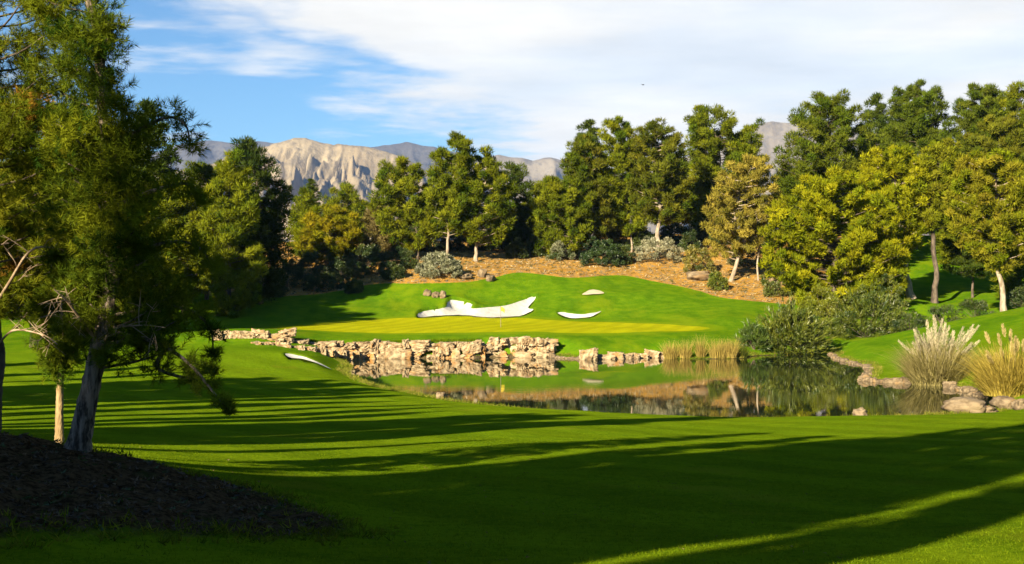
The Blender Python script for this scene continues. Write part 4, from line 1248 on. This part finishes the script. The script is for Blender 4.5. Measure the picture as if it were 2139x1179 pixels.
def grass_clump(name, label, cat, loc, n, spread, hgt, wid, lean, cols, seed, group=None, plumes=0, plume_h=0.7, pcol=(0.42, 0.36, 0.24), mixp=0.5):
    r = np.random.default_rng(5000 + seed)
    root = thing(name, label, cat, loc, group)
    V, F, *_ = blades(r, n, spread, hgt, wid, lean)
    cc = clump_cols(r, n, cols[0], cols[1], mixp, 0.25)
    if plumes:
        V2, F2, *_ = blades(r, n // 2, spread * 1.05, hgt * 0.62, wid, lean * 1.5)
        F = np.concatenate([F, F2 + V.shape[0] * V.shape[1]])
        V = np.concatenate([V, V2])
        cc = np.concatenate([cc, clump_cols(r, n // 2, cols[0], cols[1], mixp, 0.25)])
    link('blades', make_mesh('blades', V.reshape(-1, 3), F, MAT['straw'], np.repeat(cc, V.shape[1], 0)), root)
    if plumes:
        Vs, Fs, p0, out, H, le = blades(r, plumes, spread * 0.6, hgt * 1.25, 0.035, lean * 0.55)
        cs_ = np.tile(np.array([[0.25, 0.21, 0.11]]), (plumes, 1))
        link('stalks', make_mesh('stalks', Vs.reshape(-1, 3), Fs, MAT['straw'], np.repeat(cs_, Vs.shape[1], 0)), root)
        for i in range(plumes):
            tip = (Vs[i, -1] + Vs[i, -2]) / 2
            low = (Vs[i, -3] + Vs[i, -4]) / 2
            ax = unit(tip - low)
            k = 210
            t = r.random(k)
            side = unit(np.cross(r.normal(size=(k, 3)), ax))
            P = tip + ax * ((t - 0.8) * plume_h)[:, None] + side * (0.115 * np.sin(np.pi * (0.12 + 0.8 * t)))[:, None] * r.random((k, 1))
            dr = unit(ax + side * 0.45)
            w = unit(np.cross(dr, r.normal(size=(k, 3)))) * 0.017
            T3 = np.stack([P - w, P + w, P + dr * 0.17], 1).reshape(-1, 3)
            c_ = np.tile(np.array(pcol) * r.uniform(0.8, 1.15), (k * 3, 1))
            link('plume', make_mesh('plume', T3, np.arange(k * 3).reshape(-1, 3), MAT['straw'], c_), root)
    return root


def at_shore(px, Y, dz=-0.05):
    x, y = XY(px, Y)
    return (x, y, max(hz(x, y), -0.15) + dz)


grass_clump('pampas_grass', 'pampas grass clump with upright pale plumes on the right shore', 'grass clump', at_shore(1957, 97.0), 4200, 1.75, 3.5, 0.05, 0.62, ((0.17, 0.15, 0.04), (0.42, 0.36, 0.16)), 1, 'pampas grasses on the right shore', 78, 1.5, (0.50, 0.44, 0.31))
grass_clump('pampas_grass', 'golden pampas grass clump at the right picture edge', 'grass clump', at_shore(2118, 84.0), 4200, 1.8, 3.5, 0.05, 0.6, ((0.24, 0.19, 0.03), (0.46, 0.36, 0.08)), 2, 'pampas grasses on the right shore', 20, 0.8, (0.46, 0.37, 0.16))
RE = 'straw reed clumps in front of the green'
reeds = [(1402, 128.4, 0.55, 1.55, 'leftmost straw reed clump, at the end of the low stone edging'), (1432, 128.2, 0.45, 1.7, 'tall straw reed clump second from the stone edging'), (1464, 128.3, 0.3, 2.1, 'narrow feathery reed clump, tallest of the row'),
         (1500, 128.2, 0.65, 1.75, 'wide straw reed clump in the middle of the row'), (1526, 128.3, 0.5, 1.75, 'golden reed clump second from the green pond shrub'), (1550, 129.0, 0.4, 1.3, 'greenish reed clump touching the green pond shrub')]
for i, (px, Y, sp, h, lb) in enumerate(reeds):
    grass_clump('reed_clump', lb, 'reeds', at_shore(px, Y), 340 if sp < .5 else 560, sp * 1.25, h * 1.2, 0.035, 0.38, ((0.25, 0.20, 0.05), (0.48, 0.36, 0.10)) if i < 5 else ((0.06, 0.09, 0.012), (0.14, 0.13, 0.02)), 10 + i, RE)

# ------------------------------------------------------------------ rocks
def rock_mesh(seed, kind='block', sub=4, mat='rock'):
    r = np.random.default_rng(seed)
    k = 2 ** sub
    g = np.linspace(-1, 1, k + 1)
    vs, fs, key = [], [], {}

    def vid(p):
        q = tuple(np.round(p, 5))
        if q not in key:
            key[q] = len(vs)
            vs.append(p)
        return key[q]
    for ax in range(3):
        for sg in (-1, 1):
            for i in range(k):
                for j in range(k):
                    qd = []
                    for a, b in ((i, j), (i + 1, j), (i + 1, j + 1), (i, j + 1)):
                        p = [0, 0, 0]
                        p[ax] = sg
                        p[(ax + 1) % 3] = g[a]
                        p[(ax + 2) % 3] = g[b]
                        qd.append(vid(p))
                    fs.append(qd if sg > 0 else qd[::-1])
    V = np.array(vs, float)
    rnd = 0.10 if kind == 'block' else 0.72
    S = V / np.linalg.norm(V, axis=1, keepdims=True) * 1.15
    V = V * (1 - rnd) + S * rnd
    st = np.array([1.2, 1.2, 0.7]) if kind == 'block' else np.array([0.9, 0.9, 0.9])
    nse = fbm(V * st * 1.6 + seed * 3.7, 4, seed, 0.6)
    amp = 0.20 if kind == 'block' else 0.22
    if kind == 'block':
        crack = np.clip(0.16 - np.abs(vnoise(V * np.array([2.6, 2.6, 0.9]) + seed * 5.1, seed + 50)), 0, 1) + np.clip(0.10 - np.abs(vnoise(V * np.array([1.2, 1.2, 3.0]) + seed * 2.3, seed + 70)), 0, 1)
        nse = nse - 5.0 * crack + 0.35 * vnoise(V * 5.0, seed + 90)
    V = V * (1 + amp * nse)[:, None]
    V[:, 2] += 0.12 * V[:, 0] * r.normal()
    V *= 0.5
    me = make_mesh('rock', V, np.array(fs), MAT[mat], smooth_=False)
    return me


ROCKS = [rock_mesh(s, 'block') for s in range(14)]
BOULD = [rock_mesh(100 + s, 'round', 3, mat='boulder') for s in range(8)]


def rock_wall(label, pts, colw, seed, course=0.55, thick=1.0, name='rock_wall', pool=None, jut=0.3, cat='rock wall', fissures=(), sink=0.0):
    """pts: [(px, Y, z_bottom, z_top)]; rough courses of uneven rocks along the line, set back at the fissures"""
    r = np.random.default_rng(7000 + seed)
    pool = pool or ROCKS
    P = np.array([(*XY(a, b), c, d) for a, b, c, d in pts])
    seg = np.linalg.norm(np.diff(P[:, :2], axis=0), axis=1)
    cum = np.concatenate([[0], np.cumsum(seg)])
    pxs = np.array([p_[0] for p_ in pts], float)
    c0 = P.mean(0)
    root = thing(name, label, cat, (c0[0], c0[1], P[:, 2].min()))
    b = np.array(root.location)
    kmax = max(1, int(round((P[:, 3] - P[:, 2]).max() / course)))
    for j in range(kmax):
        s = -r.uniform(0, colw[0])
        while s < cum[-1]:
            w = r.uniform(*colw) * (1.15 if j == 0 else 1.0)
            q = np.array([np.interp(s + w / 2, cum, P[:, i]) for i in range(4)])
            H = q[3] - q[2] + 0.10 * math.sin(s * 1.7 + seed) + r.normal() * 0.05
            h = H / kmax
            tall = kmax > 1 and j < kmax - 1 and r.random() < 0.22
            hh = h * (2.0 if tall else 1.0) * r.uniform(0.95, 1.3)
            zc = q[2] + h * j + (h if tall else h / 2) + r.normal() * 0.04 - sink
            px_ = np.interp(s + w / 2, cum, pxs)
            back = sum(0.75 for f_ in fissures if abs(px_ - f_) < 9)
            if True:
                o = link('rock', pool[r.integers(len(pool))], root)
                o.location = Vector((q[0] + r.normal() * .05, q[1] + r.uniform(-jut, jut) + 0.10 * j + back, zc)) - Vector(b)
                o.scale = (w * r.uniform(1.0, 1.2), thick * r.uniform(.85, 1.3), hh + 0.04)
                o.rotation_euler = (r.normal() * .05, r.normal() * .06, r.choice([0, math.pi]) + r.normal() * .13)
            s += w * r.uniform(0.82, 0.98)
    return root


rock_wall('main weathered rock wall along the pond below the green', [(606, 125.8, 1.2, 1.80), (680, 126.8, 0.5, 1.70), (745, 128.1, -0.2, 1.58), (850, 128.8, -0.2, 1.55), (1003, 129.6, -0.2, 1.50)], (0.45, 1.9), 1, 0.68, 1.1, jut=0.13, fissures=(742, 816, 890, 952, 1000))
rock_wall('taller orange stained rock outcrop at the pond, right of the main wall', [(1022, 130.6, -0.2, 1.85), (1142, 130.9, -0.2, 1.85)], (0.7, 2.1), 2, 0.8, 1.2, jut=0.16, fissures=(1064, 1074))
rock_wall('short upper rock ledge at the left end, beside the near pine foliage', [(452, 124.6, 1.55, 2.7), (600, 125.4, 1.65, 2.72)], (0.5, 1.9), 3, 0.6, jut=0.15)
rock_wall('tumbled row of small rocks below the upper ledge', [(530, 122.6, 1.5, 1.95), (600, 122.6, 1.25, 1.7), (680, 123.4, 0.6, 1.15), (748, 126.9, -0.1, 0.5)], (0.35, 0.9), 4, 1.0, 0.8, jut=0.5)
rock_wall('low flat stone edging along the water right of the square boulder', [(1246, 126.9, -0.15, 0.42), (1300, 127.9, -0.15, 0.40), (1384, 130.2, -0.15, 0.55)], (0.6, 1.8), 5, 1.0, 0.8, name='stone_edging', jut=0.1, cat='stone edging')
rock_wall('pebbly stone edging curving round the tip of the right lawn', [(1736, 136, -0.1, 0.2), (1745, 128.6, -0.1, 0.24), (1777, 121.2, -0.1, 0.22), (1812, 116.5, -0.1, 0.2), (1818, 108.5, -0.1, 0.16), (1803, 102.3, -0.1, 0.2)], (0.25, 0.7), 6, 1.0, 0.5, sink=0.11, name='stone_edging', jut=0.15, pool=BOULD, cat='stone edging')
rock_wall('pale stones along the waterline left of the plumed pampas grass', [(1800, 101.3, -0.12, 0.30), (1830, 99.3, -0.12, 0.42), (1895, 98.0, -0.12, 0.42)], (0.3, 0.9), 7, 1.0, 0.6, sink=0.14, name='stone_edging', jut=0.15, pool=BOULD, cat='stone edging')
rock_wall('pale stones along the waterline between the two pampas grasses', [(1985, 94.2, -0.12, 0.3), (2012, 91.6, -0.12, 0.36), (2060, 86.6, -0.12, 0.36)], (0.3, 0.8), 8, 1.0, 0.5, sink=0.12, name='stone_edging', jut=0.15, pool=BOULD, cat='stone edging')
rock_wall('small stones at the waterline between outcrop and square boulder', [(1148, 129.6, -0.12, 0.32), (1180, 128.4, -0.12, 0.14), (1213, 127.3, -0.12, 0.22)], (0.3, 0.6), 9, 1.0, 0.5, name='stone_edging', jut=0.12, pool=BOULD, cat='stone edging')


def boulder(label, px, Y, wpx, hpx, seed, pool=None, dz=0.3, rot=None, group=None):
    r = np.random.default_rng(seed)
    x, y = XY(px, Y)
    w, h = wpx * Y / F_PX, hpx * Y / F_PX
    o = link('boulder', (pool or BOULD)[seed % len(pool or BOULD)])
    z = max(hz(x, y), -0.05)
    o.location = (x, y, z + h * (0.5 - dz * 0.5))
    o.scale = (w, w * 0.8, h * 1.15)
    o.rotation_euler = (0, 0, r.uniform(0, 6.28) if rot is None else rot)
    return tag(o, label, 'boulder', group)


boulder('square cut pale boulder standing in the pond edge', 1231, 126.6, 34, 22, 3, ROCKS, 0.15, 0.1)
HB = 'boulders on the mound'
boulder('orange lit boulder above the long bunker, left of its neighbour', 893, 176.0, 15, 12, 10, group=HB)
boulder('tan boulder above the long bunker, in the middle of three', 911, 175.5, 16, 11, 11, group=HB)
boulder('dark boulder above the long bunker, rightmost of three', 925, 175.0, 15, 15, 12, group=HB)
boulder('flat pale boulder on the mulch right of the round shrub', 973, 184.0, 26, 10, 13, group=HB)
boulder('larger upright boulder between the round shrub and the mound crest', 1008, 186.0, 20, 17, 14, group=HB)
boulder('small boulder at the mulch edge, right of the upright boulder', 1024, 184.5, 20, 12, 15, group=HB)
boulder('flat tan boulder left of the crooked trunk', 1458, 189.0, 42, 17, 16, group=HB)
boulder('pale round boulder behind the shrubs right of the thin trunk', 1622, 184.0, 26, 22, 17, group=HB)
NB = 'boulders on the near shore'
boulder('small tan boulder poking over the near bank, alone', 1796, 72.3, 27, 20, 18, group=NB, dz=0.1)
boulder('wide tan boulder on the near shore left of the golden pampas', 2018, 76.5, 74, 30, 19, group=NB, dz=0.2)
boulder('long pale boulder under the golden pampas grass', 2098, 78.0, 50, 26, 20, group=NB, dz=0.2)
boulder('low boulder at the right picture edge by the waterline', 2132, 76.5, 34, 20, 21, group=NB, dz=0.2)
boulder('low tan stone between the wide boulder and the pampas boulder', 2062, 76.0, 34, 14, 22, group=NB, dz=0.2)
boulder('brown boulder at the left end of the reflected slope, on the near bank', 921, 85.0, 22, 14, 23, group=NB, dz=0.2)

# ------------------------------------------------------------------ flag
m_pole = mat_noise('painted_flag_pole', (0.16, 0.13, 0.11), (0.20, 0.16, 0.13), 4, 0.5, 0)
m_flag = mat_noise('yellow_flag_cloth', (0.55, 0.40, 0.03), (0.62, 0.47, 0.05), 3, 0.8, 0)
fx, fy = XY(1046, 145.5)
fz = hz(fx, fy)
fl = thing('golf_flag', 'yellow flag on a thin pole standing in the putting green', 'flag', (fx, fy, fz))
Tp = Tubes()
Tp.add([(0, 0, -0.1), (0, 0, 0.05), (0, 0, 1.2), (0, 0, 2.36), (0, 0, 2.38)], [0.03, 0.03, 0.03, 0.028, 0.004], 8)
v, f = Tp.arrays()
link('pole', make_mesh('pole', v, f, m_pole, smooth_=True), fl)
a, b = np.meshgrid(np.linspace(0, 1, 9), np.linspace(0, 1, 9))
fv = np.stack([a * 0.42 + 0.02, 0.05 * np.sin(a * 7) * a, 2.33 - b * 0.5 * (1 - 0.1 * a) - a * a * 0.28], -1).reshape(-1, 3)
ii = np.arange(81).reshape(9, 9)
ff = np.stack([ii[:-1, :-1], ii[:-1, 1:], ii[1:, 1:], ii[1:, :-1]], -1).reshape(-1, 4)
link('cloth', make_mesh('cloth', fv, ff, m_flag, smooth_=True), fl)
hv = np.array([(math.cos(t) * rr, math.sin(t) * rr, 0.006) for rr in (0.02, 0.09) for t in np.linspace(0, 6.283, 12, endpoint=False)])
hf = np.array([(i, (i + 1) % 12, 12 + (i + 1) % 12, 12 + i) for i in range(12)])
link('cup', make_mesh('cup', hv, hf, MAT['bark_dark']), fl)

# ------------------------------------------------------------------ bird
m_b = mat_noise('dark_feathers', (0.02, 0.018, 0.016), (0.05, 0.045, 0.04), 8, 0.8, 0)
bpos = px2w(1343, 178, 190)
bd = thing('bird', 'tiny dark bird gliding high in the cloudy sky', 'bird', bpos)
Tp = Tubes()
Tp.add([(-0.19, 0, 0.02), (-0.15, 0, 0.02), (-0.05, 0, 0), (0.06, 0, 0), (0.14, 0, 0.02), (0.18, 0, 0.03), (0.22, 0, 0.02)], [0.012, 0.02, 0.05, 0.05, 0.03, 0.03, 0.004], 8)
v, f = Tp.arrays()
link('body', make_mesh('body', v, f, m_b, smooth_=True), bd)
for s in (-1, 1):
    xs = [(0.08, -0.06, 0, 0), (0.07, -0.07, 0.16 * s, 0.07), (0.02, -0.10, 0.32 * s, 0.10), (-0.06, -0.10, 0.46 * s, 0.06)]
    wvv = np.array([(x0 if k == 0 else x1, yy, z + dz) for (x0, x1, yy, z) in xs for k, dz in ((0, 0.008), (1, 0.0))])
    wf = np.array([(2 * i, 2 * i + 1, 2 * i + 3, 2 * i + 2) for i in range(3)])
    wo_ = link('wing', make_mesh('wing', wvv, wf, m_b), bd)
    so = wo_.modifiers.new('thick', 'SOLIDIFY')
    so.thickness = 0.012
bd.rotation_euler = (0.15, 0, 0.5)

# ------------------------------------------------------------------ ground cover
def scatter_tris(name, label, cat, x, y, size, cols, r, up=0.6, aspect=0.35, mat='broad', per=6, spread=0.5, hfac=1.0):
    n_ = len(x)
    z = height(x, y)
    P = np.repeat(np.stack([x, y, z], 1), per, 0)
    sz = np.repeat(size, per)
    off = r.normal(size=(n_ * per, 3)) * np.array([1, 1, 0.0]) * (sz * spread)[:, None]
    P = P + off
    a = unit(r.normal(size=P.shape) * np.array([1, 1, 0.4]) + np.array([0, 0, up]))
    w = unit(np.cross(a, r.normal(size=P.shape))) * (sz * aspect / 2)[:, None]
    tip = P + a * (sz * r.uniform(0.6, 1.3, len(sz)) * hfac)[:, None]
    V = np.stack([P - w, P + w, tip], 1).reshape(-1, 3)
    c = np.repeat(np.repeat(cols, per, 0), 3, 0)
    o = link(name, make_mesh(name, V, np.arange(len(V)).reshape(-1, 3), MAT[mat], c))
    return tag(o, label, cat, kind='stuff')


def sample_poly(r, poly, n, edge=None):
    mn, mx = poly.min(0), poly.max(0)
    x = r.uniform(mn[0], mx[0], n)
    y = r.uniform(mn[1], mx[1], n)
    s = poly_sdf(x, y, poly)
    k = s < 0
    return x[k], y[k], s[k]


r = np.random.default_rng(99)
x, y, s = sample_poly(r, MULCH, 26000)
k = (y < 215) & (s < -0.2)
x, y = x[k], y[k]
c = clump_cols(r, len(x), (0.32, 0.185, 0.035), (0.37, 0.31, 0.19), 0.45, 0.3)
k = r.random(len(x)) < 0.36
c[k] = np.array((0.075, 0.075, 0.020)) * r.uniform(0.6, 1.5, (k.sum(), 1))
scatter_tris('ground_cover', 'orange brown and grey tufts covering the mulch slope', 'ground cover', x, y, r.uniform(0.14, 0.34, len(x)), c, r, 0.5, 0.5, per=7)
x, y, s = sample_poly(r, LITTER, 14000)
c = clump_cols(r, len(x), (0.028, 0.018, 0.008), (0.125, 0.078, 0.034), 0.4, 0.4)
k = r.random(len(x)) < 0.16
c[k] = np.array((0.04, 0.065, 0.012))
scatter_tris('leaf_litter', 'dark leaf litter and weeds on the shaded mound', 'leaf litter', x, y, r.uniform(0.03, 0.085, len(x)), c, r, 0.25, 0.45, per=7)
r = np.random.default_rng(123)
k = r.integers(0, len(shore), 5200)
t = r.random(len(k))[:, None]
P = shore[k] * (1 - t) + shore[(k + 1) % len(shore)] * t + (dn[k] if area > 0 else -dn[k]) * r.uniform(0.05, 1.1, (len(k), 1))
wallm = (P[:, 1] > 125.5) & (P[:, 0] > -16) & (P[:, 0] < 3.6)
P = P[~wallm]
c = clump_cols(r, len(P), (0.10, 0.15, 0.006), (0.26, 0.22, 0.05), 0.4, 0.3)
scatter_tris('shore_grass', 'rough yellow green grass along the water edge', 'grass', P[:, 0], P[:, 1], r.uniform(0.10, 0.30, len(P)), c, r, 1.2, 0.16, 'straw', 8, 0.5)
# grass hanging over the top of the rock wall
k = 1500
px_ = np.where(r.random(k) < 0.76, r.uniform(606, 996, k), r.uniform(1026, 1140, k))
P = np.array([XY(a, b) for a, b in zip(px_, np.interp(px_, [606, 745, 1003, 1022, 1142], [126.9, 129.3, 130.6, 131.6, 131.9]) + r.uniform(-0.2, 0.7, k))])
c = clump_cols(r, k, (0.07, 0.14, 0.004), (0.14, 0.19, 0.006), 0.5, 0.3)
scatter_tris('wall_grass', 'unmown grass fringe above the rock wall', 'grass', P[:, 0], P[:, 1], r.uniform(0.12, 0.28, k), c, r, 1.0, 0.2, 'straw', 8, 0.6)
# blades of the near turf
k = 34000
yy = 11.5 * (44 / 11.5) ** (r.random(k) ** 0.8)
xx = r.uniform(-0.44, 0.44, k) * yy
ok = poly_sdf(xx, yy, LITTER) > -0.3
xx, yy = xx[ok], yy[ok]
c = clump_cols(r, len(xx), (0.075, 0.135, 0.004), (0.150, 0.200, 0.006), 0.5, 0.3)
scatter_tris('turf_blades', 'short blades standing up from the near fairway turf', 'grass', xx, yy, r.uniform(0.022, 0.05, len(xx)), c, r, 1.3, 0.16, 'straw', 4, 0.9)
# fallen leaves and needles
k = 260
yy = r.uniform(12, 34, k)
xx = r.uniform(-0.42, 0.3, k) * yy * r.random(k) ** 0.4
c = clump_cols(r, k, (0.08, 0.05, 0.015), (0.18, 0.12, 0.04), 0.5, 0.3)
scatter_tris('fallen_leaves', 'dry leaves and needles lying on the near turf', 'leaves', xx, yy, r.uniform(0.02, 0.05, k), c, r, 0.25, 0.5, 'broad', 2, 1.5)
# weeds at the rim of the litter mound
k = 900
i = r.integers(0, len(LITTER), k)
P = LITTER[i] + r.normal(size=(k, 2)) * 0.28
c = clump_cols(r, k, (0.06, 0.10, 0.006), (0.16, 0.17, 0.015), 0.5, 0.3)
scatter_tris('weeds', 'ragged weeds at the rim of the shaded mound', 'grass', P[:, 0], P[:, 1], r.uniform(0.05, 0.16, k), c, r, 1.0, 0.14, 'straw', 9, 0.5)

# ------------------------------------------------------------------ air
m, n, l = new_mat('thin_blue_haze')
pv = N(n, 'ShaderNodeVolumePrincipled')
pv.inputs['Color'].default_value = (0.30, 0.50, 1.0, 1)
pv.inputs['Density'].default_value = 3.4e-5
pv.inputs['Anisotropy'].default_value = 0.1
o = N(n, 'ShaderNodeOutputMaterial')
l.new(pv.outputs[0], o.inputs['Volume'])
hv = np.array([(x, y, z) for z in (-4.0, 1150.0) for y in (-12800.0, 12800.0) for x in (-12800.0, 12800.0)])
hf = np.array([(0, 2, 3, 1), (4, 5, 7, 6), (0, 1, 5, 4), (2, 6, 7, 3), (0, 4, 6, 2), (1, 3, 7, 5)])
hz_o = link('haze', make_mesh('haze', hv, hf, m))
tag(hz_o, 'thin blue haze in front of the far mountains', 'haze', kind='stuff')
